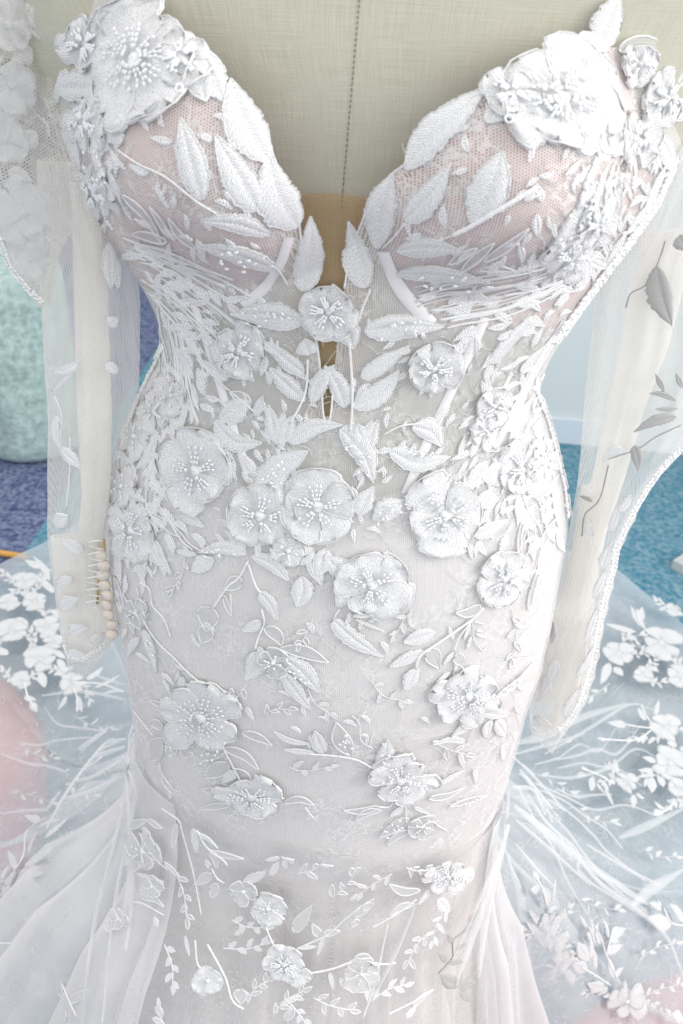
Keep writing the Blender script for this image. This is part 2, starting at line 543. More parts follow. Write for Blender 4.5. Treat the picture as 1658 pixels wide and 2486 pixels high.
def panel(name, P, uv, faces, keep, mat, parent, snap_line=None, bvh=None):
    """the faces whose corners are all kept, as an object"""
    fs = [f for f in faces if all(keep[i] for i in f)]
    used = sorted({i for f in fs for i in f})
    if snap_line is not None:
        P = P.copy()
        cnt = {}
        for f in faces:
            if sum(1 for i in f if keep[i]) not in (0, 4):
                for i in f:
                    if keep[i]:
                        cnt[i] = 1
        L = np.array(snap_line, float)
        L = np.concatenate([L, L[:1]])
        A, D = L[:-1], L[1:] - L[:-1]
        idx = [i for i in cnt]
        q = project(P[idx])[:, :2] if idx else []
        for i, pt in zip(idx, q):
            k = np.clip(((pt - A) * D).sum(1) / np.maximum((D * D).sum(1), 1e-9), 0, 1)
            C = A + D * k[:, None]
            d = ((C - pt) ** 2).sum(1)
            j = int(d.argmin())
            if d[j] < 22 ** 2:
                h = bvh.ray_cast(CAM_LOC, px_dir(C[j][0], C[j][1]).normalized())
                if h[0] is not None and (h[0] - Vector(P[i])).length < 0.02:
                    P[i] = h[0]
    mp = {a: b for b, a in enumerate(used)}
    return link(name, mesh_from(name, P[used], [tuple(mp[i] for i in f) for f in fs], uv[used]), mat, parent)
# ------------------------------------------------------------------ dress form (mannequin)
form = bpy.data.objects.new("dress_form", None); COL.objects.link(form)
tag(form, "linen covered dress form with stitched centre seam showing above the neckline", "dress form")
P, uv, nz, nt = body_grid(0.60, 1.555, 150, 121, -0.006, 0)
# broaden the shoulders of the form
zz = P[:, 2]
k = np.clip((zz - 1.36) / 0.12, 0, 1) ** 1.5
P[:, 0] *= 1 + 0.30 * k
link("linen_torso", mesh_from("linen_torso", P, grid_faces(nt, nz), uv), M['linen'], form)
vs, fs, uv_ = tube_mesh("pole", [(0, 0, 0.03), (0, 0, 0.70)], 0.016, 16)
link("pole", mesh_from("pole", vs, fs, uv_), M['metal'], form)
pb = lathe("stand_base", [(0.0, 0.001), (0.19, 0.001), (0.2, 0.01), (0.19, 0.022), (0.03, 0.034), (0.0, 0.034)])
link("stand_base", pb, M['metal'], form)
# running stitches down the centre seam of the form
FORM_BVH = bvh_of(P, grid_faces(nt, nz))
def cast(bvhs, px, py):
    best = None
    d = px_dir(px, py).normalized()
    for b in bvhs:
        h = b.ray_cast(CAM_LOC, d)
        if h[0] is not None and (best is None or h[3] < best[2]):
            n = h[1] if h[1].dot(d) < 0 else -h[1]
            best = (h[0], n, h[3], b)
    return best
vsA, fsA = [], []
y = -30.0
while y < 520:
    x0 = 873 - 0.088 * y
    a = cast([FORM_BVH], x0, y); b = cast([FORM_BVH], x0 - 0.088 * 9, y + 9)
    if a and b:
        v, f, _ = tube_mesh("s", [a[0] + a[1] * 0.0004, b[0] + b[1] * 0.0004], 0.00032, 5)
        o = len(vsA); vsA += v; fsA += [tuple(i + o for i in q) for q in f]
    y += 13.5
sm = link("seam_stitches", mesh_from("seam_stitches", vsA, fsA), M['dark_thread'], form, "stuff")

# ------------------------------------------------------------------ the dress: bodice, linings, skirt
dress = bpy.data.objects.new("wedding_dress", None); COL.objects.link(dress)
tag(dress, "white lace wedding dress with plunging neckline, sheer sleeves and floral train on a dress form", "dress")

NECK = [(-400, -500), (-400, -60), (250, -60), (371, 30), (440, 80), (476, 106), (532, 150), (548, 205), (605, 256), (648, 344), (680, 423), (716, 480), (726, 550), (735, 620), (752, 700), (765, 800), (778, 900), (786, 1010), (802, 1010), (812, 900), (822, 800), (836, 700), (850, 620), (872, 555), (885, 520), (900, 476), (950, 426), (990, 394), (1026, 340), (1080, 293), (1148, 240), (1232, 184), (1357, 140), (1410, 118), (1553, 112), (1800, 130), (1800, -500)]
CUP_L = [(-200, -300), (-200, 300), (150, 420), (330, 690), (470, 765), (590, 745), (655, 665), (705, 575), (800, 400), (800, -300)]
CUP_R = [(800, -300), (800, 400), (905, 600), (945, 690), (1010, 790), (1110, 790), (1350, 800), (1460, 690), (1600, 560), (1900, 300), (1900, -300)]
HIP = [(-300, 1040), (250, 1000), (400, 1010), (500, 1130), (620, 1195), (760, 1215), (900, 1215), (1010, 1180), (1100, 1130), (1200, 1060), (1300, 990), (1900, 1000), (1900, 4000), (-300, 4000)]

Pb, uvb, nzb, ntb = body_grid(0.95, 1.50, 330, 361, 0.0, 1.0)
Fb = grid_faces(ntb, nzb)
def pix(P):
    q = project(P)
    return q[:, :2]
ctb = np.tile(np.cos(np.linspace(-math.pi, math.pi, ntb)), nzb)
def shell(off):
    P = body_grid(0.95, 1.50, nzb, ntb, off, 1.0)[0]
    return P
# trim against the neckline and pull the cut edge onto the neckline itself
def trimmed(off):
    P = shell(off)
    q = pix(P)
    cut = in_poly(q, NECK) & (ctb > -0.15)
    back = (ctb <= -0.15) & (P[:, 2] > 1.36)
    keep = ~(cut | back)
    return P, q, keep
bodice_BVH_P = shell(0.0025)
BODY_BVH_TOP = bvh_of(bodice_BVH_P, Fb)
Pn, qn, keepn = trimmed(0.0025)
front = ctb > -0.35
bodice = panel("bodice_net", Pn, uvb, Fb, keepn & (Pn[:, 2] > 0.97), M['net'], dress, NECK, BODY_BVH_TOP)
Pc, qc, keepc = trimmed(0.0)
BVH0 = bvh_of(shell(0.0), Fb)
# net that carries on over the hips to the skirt seam
Pq, uvq, nzq, ntq = body_grid(0.80, 0.9705, 60, 361, 0.0025, 0.0)
link("hip_net", mesh_from("hip_net", Pq, grid_faces(ntq, nzq), uvq), M['hip_net'], dress)
panel("cup_lining", Pc, uvb, Fb, keepc & in_poly(qc, CUP_L) & front, M['cup'], dress, NECK, BVH0)
panel("cup_lining", Pc, uvb, Fb, keepc & in_poly(qc, CUP_R) & front, M['cup'], dress, NECK, BVH0)
# nude illusion mesh in the plunge, on the plain body
Pnu, uvn, a_, b_ = body_grid(1.12, 1.44, 120, 161, -0.001, 0, -1.2, 1.2)
qnu = pix(Pnu)
NUDE = [(700, 482), (760, 468), (820, 470), (910, 484), (920, 650), (900, 800), (840, 1040), (740, 1040), (690, 800), (690, 600)]
panel("nude_mesh", Pnu, uvn, grid_faces(161, 120), in_poly(qnu, NUDE), M['nude'], dress, NUDE, bvh_of(Pnu, grid_faces(161, 120)))
# hip lining down to the skirt seam
Ph, uvh, nzh, nth = body_grid(0.78, 1.30, 200, 241, 0.0, 0.0)
qh = pix(Ph)
cth = np.tile(np.cos(np.linspace(-math.pi, math.pi, nth)), nzh)
panel("hip_lining", Ph, uvh, grid_faces(nth, nzh), in_poly(qh, HIP) | ((cth < 0.0) & (Ph[:, 2] < 1.2)), M['lining'], dress, HIP, bvh_of(Ph, grid_faces(nth, nzh)))
Phip = body_grid(0.74, 1.14, 160, 361, 0.0028, 0.0)[0]
# the same lining carries on as a narrow skirt under the tulle, with soft vertical folds
Ps, uvs_, nzs, nts = body_grid(0.012, 0.785, 130, 361, 0.0, 0.0)
tt = np.tile(np.linspace(-math.pi, math.pi, nts), nzs)
zz = Ps[:, 2]
amp = np.clip((0.75 - zz) / 0.5, 0, 1) ** 1.4 * 0.012
fold = np.sin(tt * 13 + 1.3 * np.sin(tt * 3.0)) + 0.5 * np.sin(tt * 29 + 2)
dirn = np.stack([np.sin(tt), -np.cos(tt), 0 * tt], -1)
Ps = Ps + dirn * (amp * fold)[:, None]
link("hip_net", mesh_from("skirt_net", (Ps + dirn * 0.0025)[::1], grid_faces(nts, nzs), uvs_), M['hip_net'], dress)
link("skirt_lining", mesh_from("skirt_lining", Ps, grid_faces(nts, nzs), uvs_), M['skirt_lining'], dress)

BODY_BVH = [BODY_BVH_TOP, bvh_of(Phip, grid_faces(361, 160))]

# tulle overskirt and train: one sheet round the dress that falls from the knee seam and spreads over the floor
def ptab(tab, phi):
    a = np.array([x for x, y in tab], float); b = np.array([y for x, y in tab], float)
    a = np.concatenate([a - 360, a, a + 360]); b = np.concatenate([b, b, b])
    f = np.interp(phi % 360, a, b)
    return f
LAND = [(0, 0.33), (40, 0.35), (72, 0.31), (84, 0.34), (96, 0.62), (115, 0.85), (150, 0.95), (180, 1.0), (225, 0.95), (262, 0.84), (282, 0.80), (300, 0.60), (330, 0.40)]
REND = [(0, 0.40), (40, 0.43), (72, 0.42), (84, 0.48), (96, 1.15), (120, 1.42), (139, 1.52), (149, 1.70), (180, 1.78), (205, 1.85), (218, 1.66), (240, 1.5), (262, 1.45), (282, 1.2), (300, 0.80), (330, 0.47)]
def tulle_sheet(name, mat, phi0, phi1, n_phi, n_s, zt, k_fold, a_fold, seed, land_k=1.0, lift=0.0, off=0.006, rend_k=1.0, flat_uv=False, plain=False):
    r_ = np.random.RandomState(seed)
    ph = np.linspace(phi0, phi1, n_phi)
    s = np.linspace(0, 1, n_s) ** 1.25
    S, PH = np.meshgrid(s, ph, indexing='ij')
    w1 = np.sin(np.radians(PH) * k_fold + 1.7 * np.sin(np.radians(PH) * 3 + seed))
    w1c = np.cos(np.radians(PH) * k_fold + 1.7 * np.sin(np.radians(PH) * 3 + seed))
    w2 = np.sin(np.radians(PH) * k_fold * 2.3 + seed * 2.0)
    grow = np.clip(S * 4.0, 0, 1) ** 0.8
    PH2 = PH + a_fold * w1 * (0.35 + 0.65 * grow)
    lr = ptab(LAND, PH2) * land_k; re = ptab(REND, PH2) * rend_k
    # top ring on the body
    zr = zt + 0.035 * np.cos(np.radians(ph)) - 0.03 * np.sin(np.radians(ph))
    base = body(zr, np.radians(ph), off, 0)
    bx = np.interp(PH, ph, base[:, 0]); by = np.interp(PH, ph, base[:, 1])
    r0 = np.hypot(bx, by)
    rr = r0 + (re - r0) * S
    q = np.clip((rr - r0) / (lr - r0), 0, 1)
    zt2 = np.interp(PH, ph, zr)
    z = zt2 * (1 - q) ** 1.55 + 0.014 * (1 - (1 - q) ** 4) + lift
    hang = np.clip((z - 0.05) / 0.4, 0, 1)
    rr = rr + (0.016 * w1c + 0.008 * w2) * grow * (0.3 + hang)
    z = z + (1 - hang) * grow * (0.012 * (1 + w1c) + 0.006 * (1 + w2)) * np.clip(1.15 - 0.5 * S, 0, 1)
    blend = np.clip(S * 8, 0, 1)
    th = np.radians(PH2)
    X = bx * (1 - blend) + (rr * np.sin(th)) * blend + 0.0
    Y = by * (1 - blend) + (-rr * np.cos(th)) * blend
    P = np.stack([X, Y, z], -1).reshape(-1, 3)
    if flat_uv:
        U = X.reshape(-1) * 1000.0; V = (Y + z * 0.7).reshape(-1) * 1000.0
    else:
        U = (np.radians(PH) * 260.0).reshape(-1); V = z.reshape(-1) * 1100.0
    fs = grid_faces(n_phi, n_s)
    if plain:
        return P, fs, None
    o = link(name, mesh_from(name, P, fs, np.stack([U, V], -1)), mat, dress)
    return P, fs, o
PT, FT, _ = tulle_sheet("train", M['tulle'], 78, 270, 620, 90, 0.80, 26, 2.6, 3, flat_uv=True)
PT2, FT2, _ = tulle_sheet("train_underlayer", M['overskirt'], 80, 268, 420, 60, 0.795, 19, 3.0, 5, 0.92, -0.004, 0.003, 0.93)
PO, FO, _ = tulle_sheet("overskirt", M['overskirt'], -88, 84, 420, 90, 0.80, 20, 1.6, 1, 1.02, 0.0, 0.004, 1.0)
PO2, FO2, _ = tulle_sheet("overskirt_panel", M['panel'], -94, -44, 160, 70, 0.80, 24, 3.2, 2, 1.06, 0.0, 0.006, 1.02)
PO3, FO3, _ = tulle_sheet("overskirt_panel", M['panel'], 62, 86, 160, 70, 0.80, 30, 3.4, 4, 1.06, 0.0, 0.006, 1.02)
PS_, FS_, _ = tulle_sheet("smooth", None, 60, 300, 240, 90, 0.80, 1, 0.0, 3, 1.05, lift=0.050, plain=True)
TRAIN_BVH = [bvh_of(PS_, FS_)]
PK_, FK_, _ = tulle_sheet("smooth", None, -94, 94, 240, 90, 0.80, 1, 0.0, 3, 1.04, 0.0, 0.014, plain=True)
SKIRT_BVH = [bvh_of(PK_, FK_)]
# ------------------------------------------------------------------ lace builders
def depth_of(P):
    return -((RT @ (np.array(P) - CL))[2])

class Merge:
    def __init__(self):
        self.v, self.f, self.uv = [], [], []
    def add(self, v, f, uv):
        o = len(self.v)
        self.v += list(v); self.f += [tuple(i + o for i in q) for q in f]; self.uv += list(uv)
    def build(self, name, mat, parent, kind=None):
        if not self.v:
            return None
        return link(name, mesh_from(name, self.v, self.f, self.uv), mat, parent, kind)

def near(bvhs, p, lim=0.06):
    best = None
    for b in bvhs:
        h = b.find_nearest(p, lim)
        if h[0] is not None and (best is None or h[3] < best[2]):
            n = h[1]
            if n.dot(CAM_LOC - p) < 0:
                n = -n
            best = (h[0], n, h[3])
    return best

def path3d(bvhs, pts, n):
    """n points on the cloth under a smooth curve through the picture points"""
    pts = [Vector((x, y)) for x, y in pts]
    if len(pts) == 2:
        c = [pts[0].lerp(pts[1], i / (n - 1)) for i in range(n)]
    else:
        e = [pts[0] * 2 - pts[1]] + pts + [pts[-1] * 2 - pts[-2]]
        c = []
        for i in range(n):
            u = i / (n - 1) * (len(pts) - 1)
            k = min(int(u), len(pts) - 2); t = u - k
            a, b, d, f = e[k], e[k + 1], e[k + 2], e[k + 3]
            c.append(0.5 * ((2 * b) + (d - a) * t + (2 * a - 5 * b + 4 * d - f) * t * t + (3 * b - a - 3 * d + f) * t ** 3))
    out, last = [], None
    for q in c:
        h = cast(bvhs, q.x, q.y)
        if h is None or (last is not None and (h[0] - last[0]).length > 0.05 and len(c) > 2 and abs(h[2] - last[2]) > 0.05):
            if last is None:
                out.append(None); continue
            p = CAM_LOC + px_dir(q.x, q.y).normalized() * last[2]
            m = near(bvhs, p, 0.2)
            h = (m[0], m[1], last[2]) if m else (p, last[1], last[2])
        last = h
        out.append((h[0].copy(), h[1].copy(), h[2]))
    first = next((o for o in out if o is not None), None)
    if first is None:
        return None
    for i, o in enumerate(out):
        if o is None:
            p = CAM_LOC + px_dir(c[i].x, c[i].y).normalized() * first[2]
            m = near(bvhs, p, 0.2)
            out[i] = (m[0], m[1], first[2]) if m else (p, first[1], first[2])
    return out

def f_leaf(t, p=0.78):
    return max(0.03, math.sin(math.pi * min(1, max(0, t)) ** p) ** 0.82 * (1 - 0.25 * t ** 4))
def f_petal(t):
    if t < 0.68:
        return 0.13 + 0.87 * math.sin(math.pi / 2 * t / 0.68) ** 0.95
    return max(0.05, math.sqrt(max(0.0, 1 - ((t - 0.68) / 0.325) ** 2)))

CS = [-1.0, -0.93, -0.66, -0.36, -0.12, 0.0, 0.12, 0.36, 0.66, 0.93, 1.0]
def blade(bvhs, pts, wpx, shape='leaf', lift=0.0012, th=0.0014, curl=0.0, seed=0, rows=None, ruffle=0.0, jag=0.05, wide=1.0):
    """a lace leaf or petal laid on the cloth: returns verts, faces, uv (mm), edge outline"""
    r_ = random.Random(seed * 7919 + int(pts[0][0] * 3 + pts[-1][1]))
    L = sum(math.dist(pts[i], pts[i + 1]) for i in range(len(pts) - 1))
    n = rows or max(8, min(34, int(L / 3.6)))
    path = path3d(bvhs, pts, n)
    if path is None:
        return None
    hw0 = None
    vs, uv = [], []
    Lm = 0.0
    edgeL, edgeR = [], []
    dep = depth_of(path[n // 2][0])
    hwm = wpx * 0.5 * dep / FPX
    pk = r_.uniform(0.62, 0.95); asy = r_.uniform(-0.22, 0.22) if shape == 'leaf' else 0.0
    notch = r_.uniform(0.0, 0.16) if shape == 'petal' else 0.0
    f = (lambda t: f_leaf(t, pk)) if shape == 'leaf' else f_petal
    Ltot = (path[0][0] - path[-1][0]).length
    for i in range(n):
        P, N, _ = path[i]
        T = path[min(i + 1, n - 1)][0] - path[max(i - 1, 0)][0]
        if T.length < 1e-7:
            T = Vector((0, 0, -1))
        T = (T - N * T.dot(N)); T.normalize() if T.length > 1e-9 else None
        B = T.cross(N); B.normalize() if B.length > 1e-9 else None
        if i:
            Lm += (P - path[i - 1][0]).length
        t = i / (n - 1)
        hw = hwm * f(t)
        jl = 1 + (r_.random() - 0.5) * 2 * jag; jr = 1 + (r_.random() - 0.5) * 2 * jag
        for c in CS:
            j = jl if c < 0 else jr
            q = P + B * (c * hw * (j if abs(c) > 0.8 else 1.0) * (1 + asy * (1 if c > 0 else -1)))
            if notch:
                q = q - T * (notch * Ltot * (1 - abs(c)) ** 2 * t ** 5)
            m = near(bvhs, q)
            if m is None or m[2] > hwm * 1.2 + 0.004:
                base, nn = q, N
            else:
                base, nn = m[0], m[1]
            if shape == 'leaf':
                h = lift + th * math.sqrt(max(0, 1 - c * c)) * (1 - 0.72 * math.exp(-(c / 0.15) ** 2)) * (0.35 + 0.65 * f(t)) + curl * t * t
            else:
                h = lift + th * (1 - abs(c) ** 3) * (0.4 + 0.6 * t) + curl * t ** 1.6 + ruffle * t * t * (math.sin(c * 5.3 + seed * 1.7) + 0.6 * math.sin(t * 9 + seed)) + th * 0.7 * max(0, t - 0.8) / 0.2
            if abs(c) == 1.0:
                h = max(0.0002, h - 0.0013)
            v = base + nn * h
            vs.append(v)
            if shape == 'leaf':
                uv.append((c * hw * 1000, Lm * 1000))
            else:
                uv.append((c * hwm * 1000, Lm * 1000))
            if c == -0.93: edgeL.append(v)
            if c == 0.93: edgeR.append(v)
    fs = grid_faces(len(CS), n)
    return vs, fs, uv, edgeL + edgeR[::-1]

def rimmed(name, k, mat, parent, r=0.00042, rim_mat=None):
    """one mesh: the stitched blade and the fine corded rim round it"""
    vs, fs, uv, edge = k
    v, f, u = tube_mesh("rim", edge, r, 4)
    o = len(vs)
    me = mesh_from(name, list(vs) + v, list(fs) + [tuple(i + o for i in q) for q in f], list(uv) + list(u))
    me.materials.append(mat); me.materials.append(rim_mat or M['cord'])
    mi = [0] * len(fs) + [1] * len(f)
    me.polygons.foreach_set("material_index", mi)
    return link(name, me, None, parent)

def bend_pts(x0, y0, x1, y1, bend):
    mx, my = (x0 + x1) / 2, (y0 + y1) / 2
    dx, dy = x1 - x0, y1 - y0
    l = math.hypot(dx, dy) or 1
    return [(x0, y0), (mx - dy / l * bend, my + dx / l * bend), (x1, y1)]

SEED = [0]
def leaf(bvhs, parent, x0, y0, x1, y1, wd, bend=None, style='s', name="leaf_applique", mat=None, lift=0.0007, rim=0.00042):
    SEED[0] += 1
    r_ = random.Random(SEED[0])
    if bend is None:
        bend = (r_.random() - 0.5) * 0.16 * math.hypot(x1 - x0, y1 - y0)
    k = blade(bvhs, bend_pts(x0, y0, x1, y1, bend), wd, 'leaf', lift, (0.0009 if 's' in style else 0.0004) * min(1.3, 0.5 + wd / 70.0), 0.0007 * r_.random(), SEED[0], jag=0.10 if 's' in style else 0.02)
    if k is None:
        return None
    vs, fs, uv, edge = k
    m = mat or (M['leaf'] if 's' in style else M['inner'])
    if 's' in style and mat is None:
        o = rimmed(name, k, m, parent, rim)
    else:
        o = link(name, mesh_from(name, vs, fs, uv), m, parent)
    if 'c' in style:
        v, f, u = tube_mesh("c", edge, 0.0006, 5)
        link("cord_edge", mesh_from("cord_edge", v, f, u), mat or M['cord'], o)
    if 'b' in style:
        beads(bvhs, o, [(x0 + (x1 - x0) * t + (r_.random() - .5) * wd * .6, y0 + (y1 - y0) * t + (r_.random() - .5) * wd * .6, r_.random() * 6.28) for t in [0.2 + 0.6 * r_.random() for _ in range(int(4 + wd / 8))]], 0.0036)
    return o

def bead_geo(c, t, n, r, l):
    b = t.cross(n); b.normalize()
    vs = []
    for i, (x, rr) in enumerate([(-1, 0.45), (-0.62, 0.95), (0.62, 0.95), (1, 0.45)]):
        for k in range(6):
            a = math.pi / 3 * k
            vs.append(c + t * (x * l) + (b * math.cos(a) + n * math.sin(a)) * (rr * r))
    fs = grid_faces(6, 4, True) + [(5, 4, 3, 2, 1, 0), (18, 19, 20, 21, 22, 23)]
    return vs, fs

def beads(bvhs, parent, spots, lift, r=0.00085, name="beads"):
    g = Merge()
    for x, y, a in spots:
        h = cast(bvhs, x, y)
        if h is None:
            continue
        t = Vector((math.cos(a), 0, -math.sin(a)))
        n = h[1]
        t = t - n * t.dot(n)
        if t.length < 1e-4:
            t = n.orthogonal()
        t.normalize()
        v, f = bead_geo(h[0] + n * lift, t, n, r, r * 1.5)
        g.add(v, f, [(0, 0)] * len(v))
    return g.build(name, M['bead'], parent, "stuff")

def flower(bvhs, parent, x, y, r, rot=None, n=5, style='s', sq=1.0, bead=True, name="flower_applique", skip=(), mat=None, lift=0.0009, petal="petal", rim=0.00045):
    """five-petalled embroidered flower; sq squashes it in the picture's vertical for foreshortened ones"""
    SEED[0] += 1
    r_ = random.Random(SEED[0] * 13)
    if rot is None:
        rot = r_.random() * 360
    h = cast(bvhs, x, y)
    if h is None:
        return None
    # button of knotted thread in the middle
    nn = h[1]; t = nn.orthogonal().normalized(); b = nn.cross(t)
    R = r * depth_of(h[0]) / FPX
    vs, uv = [], []
    for q, z in [(0.16, 0.0), (0.15, 0.0014), (0.09, 0.0024), (0.02, 0.0027)]:
        for k in range(10):
            a = 2 * math.pi * k / 10
            vs.append(h[0] + (t * math.cos(a) + b * math.sin(a)) * (q * R * (1 + 0.15 * math.sin(3 * a))) + nn * (z + lift))
            uv.append((a * 2, q * 20))
    c = link(name, mesh_from(name, vs, grid_faces(10, 4, True) + [tuple(range(30, 40))], uv), mat or M['cord'], parent)
    spots = []
    rings = [(i, 1.0, 0.0) for i in range(n)]
    if r > 120:
        rings += [(i + 0.5, 0.86, -0.0008) for i in range(n)]
    for i, scl, up in rings:
        a = math.radians(rot + 360.0 / n * i + (r_.random() - 0.5) * 22)
        rr = r * (0.82 + 0.32 * r_.random()) * scl
        dx, dy = math.cos(a), math.sin(a) * sq
        wpx = rr * 2 * math.tan(math.pi / n) * (0.76 + 0.28 * r_.random())
        if n <= 4: wpx = min(wpx, rr * 1.25)
        wpx *= math.sqrt(sq * sq * math.cos(a) ** 2 + math.sin(a) ** 2) if sq < 1 else 1
        k = blade(bvhs, [(x + dx * rr * 0.05, y + dy * rr * 0.05), (x + dx * rr * 0.55, y + dy * rr * 0.55), (x + dx * rr, y + dy * rr)], wpx, 'petal',
                  lift + up + 0.0007 * (int(i) % 2) + 0.0003, 0.0009, 0.0009 * min(1.3, r / 70) if 's' in style else 0.0006, SEED[0] + int(i * 2), rows=max(9, min(18, int(rr / 5))), ruffle=0.0005 + 0.0009 * r_.random() * min(1.4, r / 60), jag=0.09)
        if k is None:
            continue
        vs, fs, uv, edge = k
        if 's' in style and (mat is None or mat is M['train_thread']):
            p = rimmed(petal, k, mat or M['petal'], c, rim, mat)
        else:
            p = link(petal, mesh_from(petal, vs, fs, uv), mat or (M['petal'] if 's' in style else M['inner']), c)
        if 'c' in style:
            v, f, u = tube_mesh("c", edge, 0.0006, 5)
            link("cord_edge", mesh_from("cord_edge", v, f, u), mat or M['cord'], c)
        if bead and scl == 1.0:
            for da in ((-0.4, -0.2, 0.0, 0.2, 0.4) if r > 120 else (-0.22, 0.02, 0.25) if r > 50 else (0.0,)):
                for q in ((0.16, 0.25, 0.33, 0.42, 0.5) if r > 120 else (0.22, 0.33, 0.44, 0.56) if r > 45 else (0.3, 0.5)):
                    if r_.random() < 0.8:
                        aa = a + da + (r_.random() - 0.5) * 0.1
                        spots.append((x + math.cos(aa) * rr * q, y + math.sin(aa) * sq * rr * q, aa))
    if spots:
        beads(bvhs, c, spots, lift + (0.0034 if r > 60 else 0.003))
    return c

def stem(bvhs, parent, pts, wpx, name="stem_cord", mat=None, lift=0.0008):
    L = sum(math.dist(pts[i], pts[i + 1]) for i in range(len(pts) - 1))
    n = max(4, int(L / 7))
    r_ = random.Random(int(pts[0][0] * 7 + pts[-1][1]))
    if len(pts) == 2:
        pts = [pts[0], ((pts[0][0] + pts[1][0]) / 2 + (r_.random() - .5) * L * .12, (pts[0][1] + pts[1][1]) / 2 + (r_.random() - .5) * L * .12), pts[1]]
    elif len(pts) < 12:
        pts = [pts[0]] + [(x + (r_.random() - .5) * 5, y + (r_.random() - .5) * 5) for x, y in pts[1:-1]] + [pts[-1]]
    path = path3d(bvhs, pts, n)
    if path is None:
        return None
    r = max(0.0004, wpx * 0.36 * depth_of(path[n // 2][0]) / FPX)
    v, f, u = tube_mesh("s", [p + nn * (lift + r * 0.6) for p, nn, _ in path], r, 7, taper=[1 + 0.12 * math.sin(i * 2.1) for i in range(n)])
    return link(name, mesh_from(name, v, f, u), mat or M['cord'], parent)

def threads(bvhs, parent, A, B, n, wpx, name, jit=6, seed=1, lift=0.001):
    """a gathered bundle of cords running between two picture curves; too many to count"""
    r_ = random.Random(seed)
    g = Merge()
    for i in range(n):
        k = (i + r_.random() * 0.8) / n
        pts = []
        for (ax, ay), (bx_, by_) in zip(A, B):
            pts.append((ax + (bx_ - ax) * k + (r_.random() - .5) * jit * 2, ay + (by_ - ay) * k + (r_.random() - .5) * jit * 2))
        t0 = r_.random() * 0.25
        path = path3d(bvhs, pts, 26)
        if path is None:
            continue
        path = path[int(26 * t0): 26 - int(26 * r_.random() * 0.25)]
        r = wpx * (0.5 + r_.random() * 0.8) * 0.5 * depth_of(path[0][0]) / FPX
        v, f, u = tube_mesh("s", [p + nn * (lift * (0.6 + r_.random() * 0.1)) for p, nn, _ in path], r, 5)
        g.add(v, f, u)
    return g.build(name, M['cord'], parent, "stuff")

def scribble(bvhs, parent, poly, n, seed, name="fine_lace_threads", rad=0.00022, ln=(25, 80), curl=0.25):
    """hair-fine chantilly outlines all over the ground"""
    r_ = random.Random(seed)
    xs = [p[0] for p in poly]; ys = [p[1] for p in poly]
    g = Merge()
    k = 0
    while k < n:
        x = r_.uniform(min(xs), max(xs)); y = r_.uniform(min(ys), max(ys))
        k += 1
        if not in_poly(np.array([[x, y]]), poly)[0]:
            continue
        a = r_.random() * 6.28; c = (r_.random() - 0.5) * 2 * curl
        pts = [(x, y)]
        for i in range(r_.randint(4, 9)):
            l = r_.uniform(*ln) / 5
            a += c + (r_.random() - 0.5) * 0.7
            x += math.cos(a) * l; y += math.sin(a) * l
            pts.append((x, y))
        path = path3d(bvhs, pts, len(pts) * 3)
        if path is None:
            continue
        v, f, u = tube_mesh("s", [p + nn * 0.0008 for p, nn, _ in path], rad, 4, caps=False)
        g.add(v, f, u)
    return g.build(name, M['cord'], parent, "stuff")

def ribbon(bvhs, parent, pts, wpx, name="satin_band", mat=None, lift=0.0008, taper=False):
    path = path3d(bvhs, pts, 24)
    hw = wpx * 0.5 * depth_of(path[12][0]) / FPX
    vs, uv = [], []
    for i, (P, N, _) in enumerate(path):
        T = (path[min(i + 1, 23)][0] - path[max(i - 1, 0)][0]).normalized()
        B = T.cross(N).normalized()
        hwt = hw * ((0.06 + 0.94 * math.sin(math.pi * (0.04 + 0.93 * i / 23)) ** 0.8) if taper else 1.0)
        for c, hgt in ((-1, 0), (-0.9, 1), (0, 1.25), (0.9, 1), (1, 0)):
            m = near(bvhs, P + B * c * hwt)
            q, nq = (m[0], m[1]) if m else (P + B * c * hwt, N)
            vs.append(q + nq * (0.0002 + lift * hgt))
            uv.append((c * hw * 1000, i))
    return link(name, mesh_from(name, vs, grid_faces(5, 24), uv), mat or M['satin'], parent)

def spray(bvhs, parent, pts, n, ll, lw, style='s', flower_r=0, name="lace_spray", seed=0, mat=None, lift=0.001, wst=5):
    """a stem with leaves down both sides as sub-parts and perhaps a flower at its foot"""
    r_ = random.Random(seed + 100)
    st = stem(bvhs, parent, pts, wst, name, mat, lift)
    if st is None:
        return None
    P = [Vector(p) for p in pts]
    for i in range(n):
        u = (i + 0.6) / n * (len(P) - 1)
        k = min(int(u), len(P) - 2); t = u - k
        b = P[k].lerp(P[k + 1], t); d = (P[k + 1] - P[k]).normalized()
        s = 1 if i % 2 else -1
        a = math.atan2(d.y, d.x) + s * (0.55 + 0.45 * r_.random())
        l = ll * (0.75 + 0.5 * r_.random())
        leaf(bvhs, st, b.x, b.y, b.x + math.cos(a) * l, b.y + math.sin(a) * l, lw * (0.8 + 0.4 * r_.random()), None, style, "leaf", mat, lift)
    d = (P[-1] - P[-2]).normalized()
    leaf(bvhs, st, P[-1].x, P[-1].y, P[-1].x + d.x * ll, P[-1].y + d.y * ll, lw, None, style, "leaf", mat, lift)
    return st
# ------------------------------------------------------------------ lace on the bodice and hips
B = BODY_BVH
D = dress
